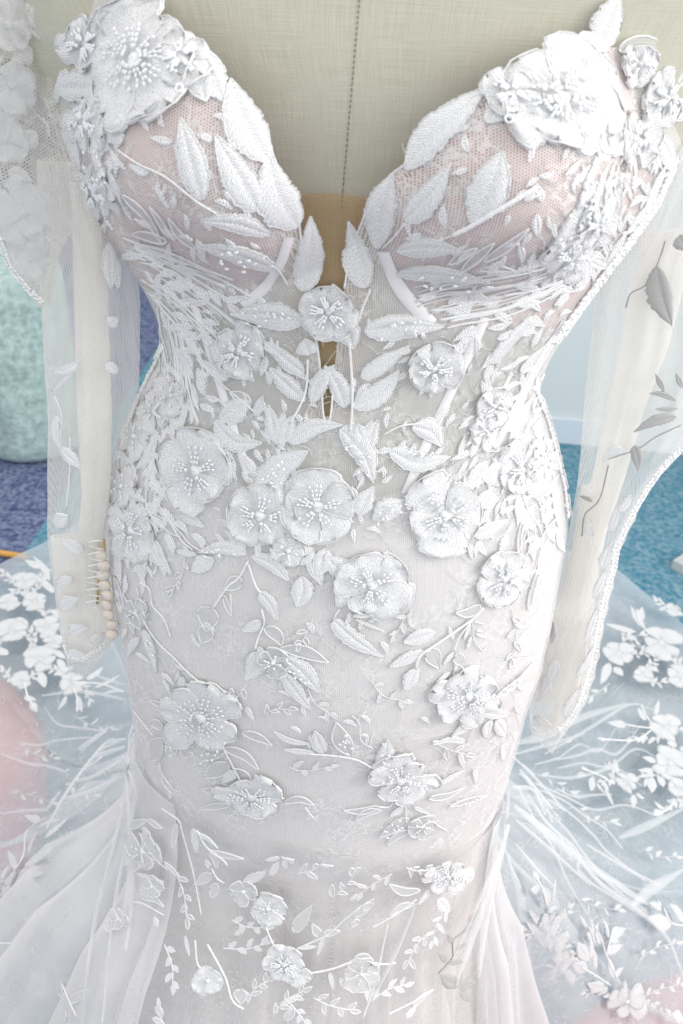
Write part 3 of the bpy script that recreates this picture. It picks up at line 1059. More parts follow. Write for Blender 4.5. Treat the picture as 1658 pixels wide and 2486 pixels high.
# boning channels and cup bands
for pts, wd in (([(466, 735), (482, 770), (520, 890), (560, 1020), (602, 1150)], 24), ([(1178, 770), (1148, 838), (1090, 960), (1030, 1090), (985, 1200)], 26),
                ([(702, 575), (680, 640), (640, 700), (590, 742)], 26), ([(930, 610), (950, 660), (985, 720), (1050, 790)], 34),
                ([(1240, 905), (1200, 990), (1160, 1080)], 14), ([(425, 800), (440, 900), (455, 1000)], 12)):
    ribbon(B, D, pts, wd, lift=0.0004)
threads(B, D, [(300, 575), (420, 612), (520, 655), (640, 712)], [(345, 700), (410, 760), (470, 850), (520, 960)], 17, 6, "gathered_threads", 9, 1)
threads(B, D, [(985, 700), (1060, 676), (1160, 662), (1300, 640), (1440, 560)], [(1060, 800), (1120, 790), (1240, 765), (1380, 700), (1480, 610)], 17, 6, "gathered_threads", 8, 2)
threads(B, D, [(1400, 745), (1330, 850), (1270, 960), (1210, 1090)], [(1345, 810), (1290, 890), (1240, 990), (1180, 1085)], 14, 7, "gathered_threads", 7, 3)
threads(B, D, [(365, 740), (392, 850), (392, 930), (400, 1010)], [(450, 790), (460, 880), (470, 960), (500, 1040)], 18, 6, "gathered_threads", 8, 4)
scribble(B, D, [(330, 1250), (1330, 1250), (1280, 1900), (380, 1900)], 75, 11)
scribble(B, D, [(430, 800), (1280, 800), (1180, 1200), (480, 1200)], 130, 12)
scribble(B, D, [(220, 280), (560, 280), (690, 560), (520, 740), (330, 600)], 60, 13)
scribble(B, D, [(960, 420), (1250, 250), (1480, 380), (1380, 680), (1000, 700)], 60, 14)

FL = [  # x, y, r, rot, n, style, squash
    (332, 150, 148, -92, 5, 's', 1.0), (212, 108, 58, 20, 5, 's', 1.0), (445, 150, 70, -30, 5, 's', 1.0),
    (1362, 246, 150, 88, 5, 's', 0.85), (1535, 338, 66, 40, 5, 's', 1.0), (1612, 240, 66, 10, 5, 's', 1.0), (1548, 160, 50, 70, 5, 's', 1.0), (1240, 235, 70, 10, 5, 's', 0.9),
    (797, 752, 70, -100, 5, 's', 1.0), (584, 850, 66, 15, 5, 's', 1.0), (1050, 893, 68, -60, 5, 's', 1.0),
    (1080, 1250, 100, -125, 5, 's', 1.0), (772, 1228, 98, -90, 5, 's', 0.95), (478, 1142, 92, -20, 5, 's', 1.0), (632, 1252, 88, 60, 5, 's', 1.0),
    (902, 1418, 88, -30, 5, 's', 0.95), (1222, 1405, 64, 10, 5, 's', 1.1), (1262, 1140, 66, 30, 5, 's', 1.0), (322, 1286, 66, 0, 5, 's', 1.1),
    (1136, 1688, 86, -160, 6, 's', 0.72), (490, 1740, 100, -20, 7, 'sc', 0.85), (612, 1932, 84, 0, 6, 'sc', 0.52), (972, 1892, 88, 10, 6, 'sc', 0.72),
    (664, 1606, 36, 0, 5, 'c', 0.9), (333, 1485, 32, 20, 5, 'c', 1.0), (1022, 2003, 36, 0, 5, 'c', 0.7),
    (700, 1335, 44, 10, 5, 's', 0.9), (1195, 985, 46, 0, 5, 's', 1.1), (1175, 1045, 40, 0, 5, 's', 1.1), (300, 1180, 42, 0, 5, 's', 1.2), (420, 960, 40, 0, 5, 's', 1.2),
    (380, 1000, 46, 40, 5, 's', 1.1), (330, 1060, 44, 10, 5, 's', 1.2), (1320, 1120, 40, 0, 5, 's', 1.3), (1440, 540, 52, 30, 5, 's', 1.0), (1385, 620, 60, 60, 5, 's', 1.0),
    (215, 300, 62, 30, 5, 's', 1.0), (235, 470, 56, 10, 5, 's', 1.0), (590, 560, 1, 0, 5, 's', 1.0),
]
for x, y, r, rot, n, st, sq in FL:
    if r > 5:
        flower(B, D, x, y, r, rot, n, st, sq)

LV = """
250 215 125 212 78 0 s|215 245 300 348 72 0 s|225 350 268 500 90 0 sb|180 330 190 450 60 0 s|150 150 120 260 60 0 s|150 290 175 380 46 0 s|270 420 330 540 60 10 s
490 485 441 290 78 0 s|628 508 522 328 88 0 s|655 395 560 195 108 -12 s|722 548 650 372 112 -14 s|655 567 487 532 54 10 s|682 655 478 592 76 8 sb|735 706 752 523 78 8 s
540 240 470 110 90 0 s|480 150 500 250 80 0 s|300 475 395 590 40 -12 c|412 572 368 500 26 0 c|476 602 410 526 30 -6 c|405 580 322 566 40 0 c|470 640 330 600 44 6 c|560 690 440 640 30 0 c|345 600 460 640 26 0 s
915 602 956 424 90 -8 s|886 698 846 535 78 6 s|985 534 1094 398 68 8 s|1146 545 1219 370 104 8 s|964 606 1121 606 58 -10 s|965 662 1190 684 64 -10 sb|985 412 1152 240 92 -10 s|1040 345 1180 215 80 0 s
1176 632 1282 552 27 4 c|1120 658 1200 588 27 0 c|1165 652 1252 656 26 -6 c|1090 640 1160 600 24 0 c|1362 670 1392 508 112 -6 sb|1490 545 1496 402 62 0 cb|1405 545 1432 425 66 0 sb|1560 520 1612 400 48 0 s|1520 560 1590 480 40 0 s|1470 640 1520 560 44 0 s
1443 128 1502 -12 86 0 s|1400 110 1455 96 54 0 s|1500 120 1640 138 40 -14 c|1470 250 1500 210 50 0 s|1600 330 1640 420 52 0 s|1300 200 1410 150 70 0 s|1180 300 1270 200 72 0 s|1450 380 1500 300 60 0 s
738 778 560 760 72 8 sb|740 905 643 826 44 0 s|742 972 655 891 50 0 s|752 860 742 820 60 0 s|840 770 858 845 62 0 s|756 978 812 884 46 -12 s|838 988 788 886 52 8 s|878 917 992 838 44 0 s|860 990 970 897 60 12 s|884 802 1076 792 68 -8 sb
533 1016 608 974 60 0 s|523 1020 637 1074 54 24 s|676 1072 654 984 46 0 s|682 1074 712 1008 46 0 s|672 1078 690 1000 40 0 s|700 1072 832 1030 48 -18 s|826 1038 908 1172 66 -14 sb|640 1132 748 1094 54 10 s|700 1120 640 1185 70 0 sb|640 1200 694 1104 80 0 s|690 1230 640 1180 60 0 s
882 1100 916 1018 52 0 s|880 1098 868 1026 44 0 s|1000 1034 1072 1084 56 -14 s|944 1092 1092 1108 54 24 sb|905 1262 982 1214 58 0 sb|870 1250 905 1180 50 0 s|872 1402 788 1346 64 -8 s|792 1330 770 1395 52 0 s|762 1335 708 1366 60 0 s|752 1352 782 1420 42 0 s|735 1398 722 1472 58 -8 s|850 1460 815 1440 50 0 s
808 1502 930 1594 46 6 s|855 1494 906 1494 13 0 s|862 1502 932 1532 7 0 s|850 1485 840 1515 12 0 s|1030 1580 944 1617 36 0 s|1012 1618 982 1674 42 0 s|1046 1574 1066 1622 40 0 c|1056 1532 978 1557 46 0 s|1166 1470 1104 1486 30 -8 c|1142 1514 1124 1552 13 0 s|1142 1544 1132 1576 13 0 s|1102 1580 1074 1613 13 0 s|1108 1584 1118 1614 30 0 c|1110 1614 1116 1648 30 0 c|1090 1632 1058 1656 13 0 s
1202 1692 1292 1606 28 8 sb|1165 1728 1232 1736 36 0 s|1186 1748 1180 1792 34 0 s|1202 1748 1228 1786 38 0 s|1152 1745 1094 1787 32 0 s|1130 1800 1048 1806 20 8 s|1308 1394 1288 1468 19 0 s|1275 1250 1254 1342 26 0 c|1286 1250 1292 1342 26 0 c|1232 1132 1168 1162 68 0 s|1166 1052 1216 958 74 0 sb|1190 882 1262 798 42 0 s|1115 1112 1126 1058 17 0 s|1140 1110 1175 1020 22 0 s|1240 1060 1290 960 40 0 s|1300 1200 1330 1100 40 0 s|1150 1300 1230 1260 40 0 s|1250 1230 1300 1290 36 0 s
1180 1120 1130 1190 50 0 s|1200 1200 1150 1230 44 0 s|1320 1060 1336 1160 34 0 s|1340 1180 1352 1280 30 0 s|1310 1330 1345 1260 30 0 c|1280 1480 1300 1390 24 0 c|1225 840 1300 760 36 0 s|1260 900 1330 830 34 0 s
378 1310 419 1396 32 6 s|355 1310 396 1376 46 0 s|340 1330 348 1412 60 0 s|282 1330 296 1420 50 0 s|478 1345 430 1336 18 0 s|600 1342 482 1340 38 10 sb|520 1356 466 1386 44 0 s|612 1348 702 1410 42 -10 s|586 1402 545 1430 36 0 c|545 1444 562 1494 14 0 c|514 1474 502 1532 58 0 c|506 1520 490 1560 42 0 c|630 1434 674 1506 34 -8 s|636 1506 588 1530 30 0 s|642 1524 685 1566 36 -8 c|622 1580 596 1648 52 -14 s|628 1568 640 1602 22 0 s|680 1572 797 1606 38 -8 c|685 1590 778 1682 52 -6 sb|685 1630 753 1720 40 0 s|560 1340 600 1290 44 0 s
350 1526 382 1632 36 0 sb|430 1712 362 1699 22 -6 c|500 1660 548 1680 40 0 c|446 1642 438 1672 24 0 s|588 1776 661 1808 30 -6 c|538 1800 488 1846 48 0 cb|556 1850 498 1886 44 0 c|572 1870 540 1899 28 0 s|545 1816 629 1866 34 -10 c|370 1842 396 1790 48 0 c|396 1776 428 1832 38 -8 cb|396 1756 366 1756 32 0 c
534 1922 490 1915 26 0 c|690 1948 763 1952 24 -10 c|560 1952 484 1962 20 0 c|932 1868 940 1794 52 0 sb|852 1832 816 1752 48 -6 cb|786 1826 764 1772 40 0 s|750 1804 664 1774 17 -8 s|762 1826 688 1817 20 0 s|1056 1906 1126 1868 20 0 s|1040 1936 1126 1910 24 8 c|1090 1956 1182 1930 20 0 cb|920 1956 833 1966 26 -6 c|925 1966 862 1990 26 8 c|980 1956 944 1981 22 0 s|990 1985 920 2032 40 0 cb|996 2014 938 2052 26 8 c|1005 1956 1044 1976 10 0 s
300 980 275 1040 44 0 s|345 930 300 990 46 0 s|390 890 350 960 40 0 s|290 1090 282 1180 36 0 s|330 1130 300 1240 46 0 s|380 1060 350 1140 44 0 s|420 1020 440 1100 40 0 s|455 960 440 1050 32 0 s|470 900 430 840 46 0 s|440 1240 500 1280 30 0 s|400 1190 440 1240 26 0 c|440 1300 360 1240 26 0 c|280 1400 300 1480 40 0 c|300 1440 330 1540 36 0 c|480 990 470 930 22 0 s|555 920 480 870 34 0 s|610 985 560 950 34 0 c|622 1010 640 960 24 0 s"""
for q in LV.replace("\n", "|").split("|"):
    q = q.split()
    if len(q) == 7:
        x0, y0, x1, y1, wd, bd = map(float, q[:6])
        leaf(B, D, x0, y0, x1, y1, wd, bd, q[6])

ST = """9 290 365 340 400 400 430 480 490 525 515|16 1300 455 1234 493 1150 547 1103 567|7 985 540 960 575 930 600|7 700 690 670 650 650 640|8 748 871 746 935 732 983 706 1024|9 848 830 852 903 857 983 850 1046|8 900 700 880 740 870 780
7 930 1054 971 1032 1019 1026 1067 1038|10 1171 1473 1142 1502 1091 1537 1053 1563 1021 1591 1008 1620|7 1145 1502 1110 1547 1101 1579|5 1145 1505 1147 1550 1165 1575 1178 1572|5 1148 1508 1175 1515|6 1146 1725 1152 1751 1130 1799|6 1265 1203 1281 1240 1310 1300 1300 1380|6 1281 1240 1262 1300 1266 1380
5 378 1090 380 1130 400 1180 405 1215|5 385 1110 415 1180 440 1210|6 375 1120 360 1180 360 1250 390 1290|6 385 1220 410 1260 440 1310 470 1334|5 440 1290 462 1322 500 1342|7 604 1360 582 1402 556 1424 518 1475|7 604 1368 620 1421 633 1437|7 636 1476 642 1510 630 1545 620 1575|5 560 1440 562 1490
6 340 1412 365 1430 370 1470 400 1500 416 1545|6 335 1425 350 1500 385 1555 420 1590 460 1630 488 1655|6 536 1800 565 1855 593 1909|5 565 1862 595 1870 614 1893|5 390 1850 400 1880 422 1912|5 388 1855 400 1900 420 1925|5 740 1955 763 1985|6 825 1477 809 1505|6 905 1862 860 1840 800 1830 750 1828|4 905 1815 875 1795 870 1755 855 1735|5 862 1752 888 1725|5 895 1805 905 1780|6 960 1930 945 1955 915 1955|6 985 1950 985 1985 990 2000|5 1030 1985 1065 2005 1085 2015|5 326 1722 350 1755 375 1785|6 485 1655 478 1690|5 1150 547 1050 590 985 600|6 520 960 560 990 600 1010|6 480 870 540 930 620 1000"""
for q in ST.replace("\n", "|").split("|"):
    q = [float(v) for v in q.split()]
    stem(B, D, list(zip(q[1::2], q[2::2])), q[0])

# corded edge of the neckline
nk = [p for p in NECK[3:-3]]
for seg in (nk[:17], nk[18:]):
    stem(B, D, seg, 9, "neckline_edging", lift=0.0004)
# little sequin-and-thread scallops along the side seams
def edging(bvhs, parent, pts, r, name, step=9, seed=3):
    r_ = random.Random(seed)
    g = Merge()
    for i in range(len(pts) - 1):
        (x0, y0), (x1, y1) = pts[i], pts[i + 1]
        n = max(1, int(math.hypot(x1 - x0, y1 - y0) / step))
        for k in range(n):
            t = (k + r_.random() * .5) / n
            h = cast(bvhs, x0 + (x1 - x0) * t, y0 + (y1 - y0) * t)
            if h is None:
                h2 = on_plane_y(x0 + (x1 - x0) * t, y0 + (y1 - y0) * t, -0.01)
                m = near(bvhs, h2, 0.1)
                if m is None: continue
                h = (m[0], m[1])
            a = r_.random() * 6.28
            d = h[1].orthogonal().normalized()
            e = h[1].cross(d)
            tv = d * math.cos(a) + e * math.sin(a)
            v, f = bead_geo(h[0] + h[1] * 0.0015, tv, h[1], r * (0.7 + 0.6 * r_.random()), r * (1.2 + r_.random()))
            g.add(v, f, [(0, 0)] * len(v))
    return g.build(name, M['cord'], parent, "stuff")
for k in range(3):
    edging(B, D, [(1650 - 6 * k, 385), (1605 - 7 * k, 480), (1532 - 7 * k, 585), (1460 - 7 * k, 680), (1400 - 7 * k, 762), (1350 - 7 * k, 832)], 0.0014, "side_edging", 9, 20 + k)
for k in range(2):
    edging(B, D, [(1308 - 6 * k, 960), (1332 - 6 * k, 1020), (1352 - 6 * k, 1095), (1374 - 6 * k, 1190), (1382 - 6 * k, 1260)], 0.0014, "side_edging", 7, 30 + k)
    edging(B, D, [(110 + 6 * k, 220), (122 + 6 * k, 275), (166 + 6 * k, 390), (206 + 6 * k, 465), (240 + 6 * k, 545)], 0.0013, "side_edging", 9, 40 + k)
    edging(B, D, [(395 + 6 * k, 840), (372 + 6 * k, 890), (335 + 6 * k, 970), (304 + 6 * k, 1050), (285 + 6 * k, 1120)], 0.0014, "side_edging", 7, 50 + k)

# dense small lace that fills the sides of bodice and hips
def fill(bvhs, parent, poly, n, seed, ang, smin, smax, name="small_leaf"):
    r_ = random.Random(seed)
    xs = [p[0] for p in poly]; ys = [p[1] for p in poly]
    g = Merge()
    k = 0; tries = 0
    while k < n and tries < n * 20:
        tries += 1
        x = r_.uniform(min(xs), max(xs)); y = r_.uniform(min(ys), max(ys))
        if not in_poly(np.array([[x, y]]), poly)[0]:
            continue
        l = r_.uniform(smin, smax)
        a = math.radians(ang + r_.uniform(-50, 50)) + (math.pi if r_.random() < 0.3 else 0)
        q = blade(bvhs, bend_pts(x, y, x + math.cos(a) * l, y + math.sin(a) * l, r_.uniform(-.15, .15) * l), l * r_.uniform(.3, .5), 'leaf', 0.0006, 0.0007, 0.0004, seed + k, rows=9)
        k += 1
        if q:
            g.add(q[0], q[1], q[2])
    return g.build(name, M['gauze_leaf'], parent, "stuff")
fill(B, D, [(300, 980), (400, 860), (450, 900), (480, 1050), (400, 1080), (420, 1250), (380, 1400), (280, 1400), (275, 1150)], 110, 61, 80, 26, 60, "side_lace_leaves")
fill(B, D, [(1180, 850), (1330, 830), (1290, 960), (1370, 1240), (1330, 1330), (1240, 1240), (1150, 1180), (1140, 1080)], 110, 62, 110, 26, 60, "side_lace_leaves")
fill(B, D, [(1400, 330), (1640, 330), (1640, 400), (1480, 640), (1380, 740), (1330, 700), (1420, 560)], 80, 63, 110, 26, 64, "side_lace_leaves")
fill(B, D, [(110, 60), (330, 200), (280, 300), (300, 560), (240, 540), (130, 300)], 70, 64, 70, 26, 64, "side_lace_leaves")
fill(B, D, [(560, 1130), (720, 1160), (900, 1230), (900, 1290), (700, 1330), (520, 1290)], 46, 65, 60, 24, 50, "side_lace_leaves")
fill(B, D, [(280, 1400), (340, 1430), (400, 1650), (350, 1680), (310, 1600)], 16, 66, 75, 26, 60, "side_lace_leaves")

fill(B, D, [(310, 590), (480, 640), (640, 720), (520, 760), (520, 930), (460, 900), (400, 780)], 60, 67, 40, 30, 66, "gathered_lace")
fill(B, D, [(1040, 700), (1200, 650), (1440, 580), (1460, 640), (1370, 760), (1250, 850), (1120, 800)], 64, 68, -14, 30, 70, "gathered_lace")

fill(B, D, [(440, 800), (700, 780), (760, 1000), (700, 1200), (520, 1140)], 60, 71, 60, 24, 52, "waist_lace")
fill(B, D, [(840, 800), (1160, 800), (1140, 1000), (1060, 1180), (850, 1180)], 60, 72, 120, 24, 52, "waist_lace")
fill(B, D, [(260, 260), (560, 250), (680, 520), (600, 650), (380, 600)], 42, 73, 60, 26, 60, "cup_lace")
fill(B, D, [(960, 430), (1240, 230), (1460, 360), (1360, 620), (1000, 640)], 42, 74, 120, 26, 60, "cup_lace")
fill(B, D, [(300, 1020), (520, 1050), (640, 1180), (600, 1330), (420, 1330), (280, 1300)], 60, 75, 70, 26, 56, "waist_lace")
fill(B, D, [(1000, 1190), (1200, 1080), (1380, 1120), (1350, 1330), (1150, 1330)], 50, 76, 110, 26, 56, "waist_lace")
fill(B, D, [(330, 1500), (1300, 1500), (1230, 1900), (380, 1900)], 46, 77, 60, 18, 40, "scattered_lace")

# ------------------------------------------------------------------ lace on the tulle overskirt
K = SKIRT_BVH
FK = [(652, 2203, 44, 0, 5, 'sc', 0.8), (592, 2160, 34, 20, 5, 'c', 0.8), (690, 2338, 54, 0, 6, 'sc', 0.8), (722, 2364, 34, 10, 5, 's', 0.8), (505, 2378, 38, 0, 5, 's', 0.8), (1086, 2124, 56, 0, 6, 's', 0.8), (878, 2362, 44, 40, 5, 'c', 0.9), (1028, 2056, 28, 0, 5, 's', 0.8), (350, 2065, 48, 0, 5, 'c', 0.8), (372, 2150, 30, 0, 5, 'c', 0.8), (290, 2230, 30, 0, 5, 'c', 0.8)]
for x, y, r, rot, n, st, sq in FK:
    flower(K, D, x, y, r, rot, n, st, sq, bead=r > 40)
LK = """
680 2005 545 2022 15 -6 s|670 2030 618 2056 18 6 s|686 2060 710 2096 22 -8 s|680 2080 644 2086 13 0 s|690 2084 696 2110 13 0 s|676 2090 656 2124 20 0 s|480 2020 530 2058 14 -4 s|510 2066 594 2083 22 0 c|515 2062 528 2106 22 0 c|516 2120 478 2146 26 0 c|527 2144 514 2180 26 0 c|590 2140 646 2114 28 0 s|470 2010 478 2070 22 0 s|500 2085 510 2110 16 0 s
785 2268 826 2258 22 0 c|772 2272 758 2240 22 0 c|860 2226 906 2180 28 0 c|715 2262 756 2196 32 0 c|596 2250 568 2270 13 0 s|860 2330 906 2330 28 -8 c|872 2340 910 2386 38 -8 s|866 2350 894 2432 32 -8 s|800 2360 810 2402 11 0 s|826 2370 838 2406 11 0 s|584 2400 586 2436 34 0 c|690 2475 716 2445 22 0 c|680 2440 735 2412 14 0 s|770 2320 790 2262 12 0 s|720 2300 770 2296 12 0 s|850 2060 808 2074 14 0 c|840 2076 814 2096 22 0 c|895 2060 890 2080 22 0 c|1060 2062 1122 2030 15 0 s|1046 2155 1012 2196 20 0 s|1020 2160 944 2144 28 -10 c|1006 2194 944 2222 26 8 c|1062 2180 1092 2212 32 0 s|1085 2070 1122 2052 12 0 s|905 2190 880 2210 24 0 c|870 2230 850 2250 20 0 c
360 1990 395 2010 20 0 c|430 2000 420 2060 18 0 c|330 2120 400 2140 10 0 s|400 2090 440 2130 14 0 c|345 2180 400 2200 16 -8 c|375 2225 385 2250 16 0 s|380 2440 395 2470 20 0 s|370 2470 400 2486 22 0 s|385 2420 388 2450 10 0 s|120 2380 80 2360 24 0 c|130 2400 85 2410 26 0 c|150 2420 140 2380 26 0 c|170 2430 220 2400 20 0 c|160 2450 150 2480 24 0 c|450 2270 462 2320 10 0 s|310 2010 360 1990 20 0 c|300 2100 330 2060 22 0 c"""
for q in LK.replace("\n", "|").split("|"):
    q = q.split()
    if len(q) == 7:
        x0, y0, x1, y1, wd, bd = map(float, q[:6])
        leaf(K, D, x0, y0, x1, y1, wd, bd, q[6])
SK = """6 660 1990 700 2010 705 2020 755 2036|6 670 2020 680 2050 686 2072|5 700 2035 740 2062|6 480 2010 500 2050 540 2085 553 2098|5 515 2105 528 2130 546 2142|6 645 2245 665 2290 682 2312|6 700 2315 730 2295 790 2270 840 2225 872 2200|7 740 2362 800 2350 850 2335 882 2325|6 475 2280 483 2340 505 2355|7 505 2290 545 2370 565 2425 592 2446|6 930 2050 880 2055 850 2060|5 860 2020 880 2040 900 2060|6 1010 2180 960 2215 900 2250|6 880 2330 930 2340 960 2335|6 130 2330 160 2400 190 2470|5 340 2020 380 2080 410 2110|5 300 2200 340 2190 400 2220|6 1050 2400 1000 2430 940 2460|6 940 2240 910 2380 880 2470|5 420 1900 440 2000 470 2110 490 2220"""
for q in SK.replace("\n", "|").split("|"):
    q = [float(v) for v in q.split()]
    stem(K, D, list(zip(q[1::2], q[2::2])), q[0])
# sprig stitched on the inner layer, the shade on its back put into the thread colour
sp = stem(K, D, [(1150, 2222), (1122, 2260), (1100, 2282), (1096, 2320), (1086, 2336), (1064, 2362)], 6, "shade_tinted_sprig", M['grey'], 0.0)
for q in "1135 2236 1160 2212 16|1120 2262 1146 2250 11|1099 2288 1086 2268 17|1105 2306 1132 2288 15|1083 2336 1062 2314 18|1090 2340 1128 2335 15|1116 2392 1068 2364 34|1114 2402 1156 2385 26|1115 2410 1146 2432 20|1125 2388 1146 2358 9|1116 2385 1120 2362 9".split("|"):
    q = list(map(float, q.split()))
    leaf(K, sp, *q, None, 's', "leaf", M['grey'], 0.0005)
leaf(K, D, 1000, 2440, 1050, 2400, 18, 0, 'c'); leaf(K, D, 985, 2470, 1010, 2440, 20, 0, 's')

# more small sprays over the skirt front
for i, q in enumerate("600 2440 615 2400 650 2380|690 2420 720 2450 740 2480|660 2470 690 2430 735 2405|950 2120 910 2140 870 2170|800 2180 830 2160 860 2120|560 2230 600 2250 640 2250|760 2420 800 2440 850 2450|900 2430 940 2400 980 2390|1040 2260 1010 2290 990 2330|540 2300 600 2300 640 2290|430 2120 450 2170 455 2230|400 2290 420 2340 420 2390|720 2120 760 2110 800 2080|1090 2200 1060 2240 1050 2280|980 2090 1000 2110 1040 2110".split("|")):
    q = [float(v) for v in q.split()]
    spray(K, D, list(zip(q[0::2], q[1::2])), 5, 26, 13, 's' if i % 2 else 'c', seed=i, lift=0.0006, wst=4)
for i, q in enumerate("740 1640 760 1700 800 1730|600 1660 570 1700 560 1690|900 1650 930 1690 980 1700|1050 1800 1090 1820 1130 1830|420 1600 440 1640 450 1690|1240 1480 1250 1540 1240 1600|850 1560 870 1540 900 1500|450 1350 440 1400 420 1430|700 1860 740 1870 800 1860|640 1740 660 1720 700 1720|1000 1480 980 1500 960 1540|760 1500 740 1540 730 1560".split("|")):
    q = [float(v) for v in q.split()]
    spray(B, D, list(zip(q[0::2], q[1::2])), 4, 24, 12, 'c' if i % 2 else 's', seed=50 + i, mat=None, lift=0.0005, wst=3)
# open sequins on the cup tops
for x, y in ((1493, 335), (1528, 351), (1557, 351), (1498, 434), (1563, 169), (1518, 156), (446, 233), (1280, 184), (1420, 165), (1232, 305)):
    h = cast(B, x, y)
    if h:
        t = h[1].orthogonal().normalized(); b = h[1].cross(t)
        pts = [h[0] + h[1] * 0.006 + (t * math.cos(k * math.pi / 6) + b * math.sin(k * math.pi / 6)) * 0.0019 for k in range(13)]
        v, f, u = tube_mesh("q", pts, 0.0006, 6)
        link("sequin", mesh_from("sequin", v, f, u), M['bead'], D)

# ------------------------------------------------------------------ motifs on the train
T_ = TRAIN_BVH
def motif_leaf(parent, *a):
    return leaf(T_, parent, *a, style='s', name="leaf", lift=0.002)
TRF = [(60, 1412, 36), (85, 1460, 40), (112, 1522, 42), (18, 1462, 36), (28, 1535, 46), (98, 1600, 54), (50, 1652, 32), (178, 1658, 42), (1606, 1561, 62), (1502, 1586, 50), (1618, 1765, 48), (1627, 1852, 60), (1521, 1898, 36), (1646, 1915, 36), (1346, 2278, 50), (1335, 2238, 40), (1521, 2432, 66), (8, 2142, 46), (1650, 1640, 44), (1640, 1480, 34), (130, 1560, 34), (1365, 2330, 34), (1560, 1640, 34)]
TF = []
for x, y, r in TRF:
    TF.append(flower(T_, D, x, y, r * 0.74, None, 5, 's', 0.85, False, "train_flower", mat=M['train_thread'], lift=0.001))
r_ = random.Random(17)
for i, (x, y, r) in enumerate(TRF):
    for k in range(2):
        a = r_.uniform(0, 6.28)
        b = a + r_.uniform(-.5, .5)
        spray(T_, D, [(x + math.cos(a) * r * .6, y + math.sin(a) * r * .5), (x + math.cos(a) * r * 1.0, y + math.sin(a) * r * .85), (x + math.cos(b) * r * 1.55, y + math.sin(b) * r * 1.25)], 5, 17, 9, 's', 0, "train_spray", i * 3 + k, M['train_leaf'], 0.001, 3)
for i, q in enumerate("1400 1960 1440 1990 1490 2000|1300 1880 1350 1900 1390 1930|1560 2060 1590 2080 1640 2080|1400 2180 1440 2200 1500 2210|1550 2330 1590 2300 1640 2290|1560 2420 1600 2400 1650 2390|40 1800 80 1830 130 1840|20 1930 70 1930 130 1950|180 1740 220 1760 270 1770|150 1900 190 1920 230 1930|1480 1660 1440 1690 1400 1700|1400 1800 1350 1780 1310 1770".split("|")):
    q = [float(v) for v in q.split()]
    spray(T_, D, list(zip(q[0::2], q[1::2])), 5, 20, 10, 's', 0, "train_spray", 200 + i, M['train_leaf'], 0.001, 3)
TRL = """
1545 1535 1470 1515 22|1562 1525 1530 1470 20|1556 1510 1560 1474 20|1480 1610 1458 1662 22|1490 1620 1512 1642 26|1570 1620 1600 1632 18|1560 1785 1560 1806 14|1530 1790 1524 1806 12|1520 1758 1474 1754 24|1470 1797 1448 1793 14|1600 1775 1597 1796 16|1565 1750 1548 1718 18|1590 1740 1600 1700 12|1594 1850 1558 1838 20|1590 1870 1548 1870 16|1588 1880 1545 1886 10|1585 1888 1582 1926 24|1606 1885 1610 1912 20|1574 1890 1563 1912 12|1636 1815 1630 1790 22
1500 1880 1493 1843 18|1490 1870 1466 1854 14|1440 1885 1433 1922 20|1455 1890 1476 1926 20|1420 1878 1398 1888 15|1470 1915 1490 1960 16|1450 1902 1466 1926 14|1540 1930 1535 1962 18|1544 1925 1564 1939 16|1640 1940 1628 1956 18|1615 1966 1588 1946 15|1610 1972 1584 1980 20|1430 1872 1410 1860 12
1305 2142 1291 2112 22|1310 2152 1287 2160 24|1330 2196 1316 2156 24|1340 2188 1348 2132 14|1356 2242 1369 2212 16|1320 2250 1280 2205 16|1310 2270 1275 2235 16|1330 2300 1300 2270 18|1360 2320 1345 2280 18|1370 2350 1392 2392 20|1350 2340 1340 2380 14|1372 2320 1386 2340 12|1330 2215 1350 2200 14
1425 2355 1388 2340 36|1465 2396 1424 2386 32|1474 2402 1456 2406 20|1492 2372 1474 2324 26|1446 2352 1440 2304 24|1430 2332 1398 2288 34|1435 2326 1430 2272 24|1456 2292 1450 2238 18|1476 2276 1460 2228 18|1482 2272 1518 2254 28|1480 2282 1502 2285 14|1470 2312 1512 2294 22|1440 2266 1427 2224 16|1424 2250 1404 2220 14|1440 2276 1422 2266 18|1492 2370 1512 2348 16
1630 2240 1572 2228 38|1605 2206 1574 2192 18|1605 2200 1598 2184 12|1660 2238 1624 2194 32|1660 2480 1630 2460 30
42 2112 20 2064 18|62 2100 132 2058 30|110 2032 166 1986 24|70 2070 90 2020 14|90 2010 150 1990 14|60 2130 110 2120 16|100 2000 60 1980 18|45 2288 62 2312 30|20 2160 60 2180 16
150 1500 118 1480 18|130 1640 180 1620 20|210 1650 250 1620 20|230 1670 290 1640 16|250 1685 300 1680 14|60 1690 88 1700 16|75 1705 90 1730 18|160 1690 140 1725 14|190 1690 200 1730 16|130 1580 160 1600 18|100 1630 110 1670 22|140 1600 155 1640 18|20 1590 -10 1570 22|40 1500 70 1520 18|130 1440 90 1400 18|120 1410 80 1350 16|95 1380 60 1360 20"""
k = 0
for q in TRL.replace("\n", "|").split("|"):
    q = list(map(float, q.split()))
    if len(q) == 5:
        leaf(T_, D, *q, None, 's', "train_leaf", M['train_leaf'], 0.001)
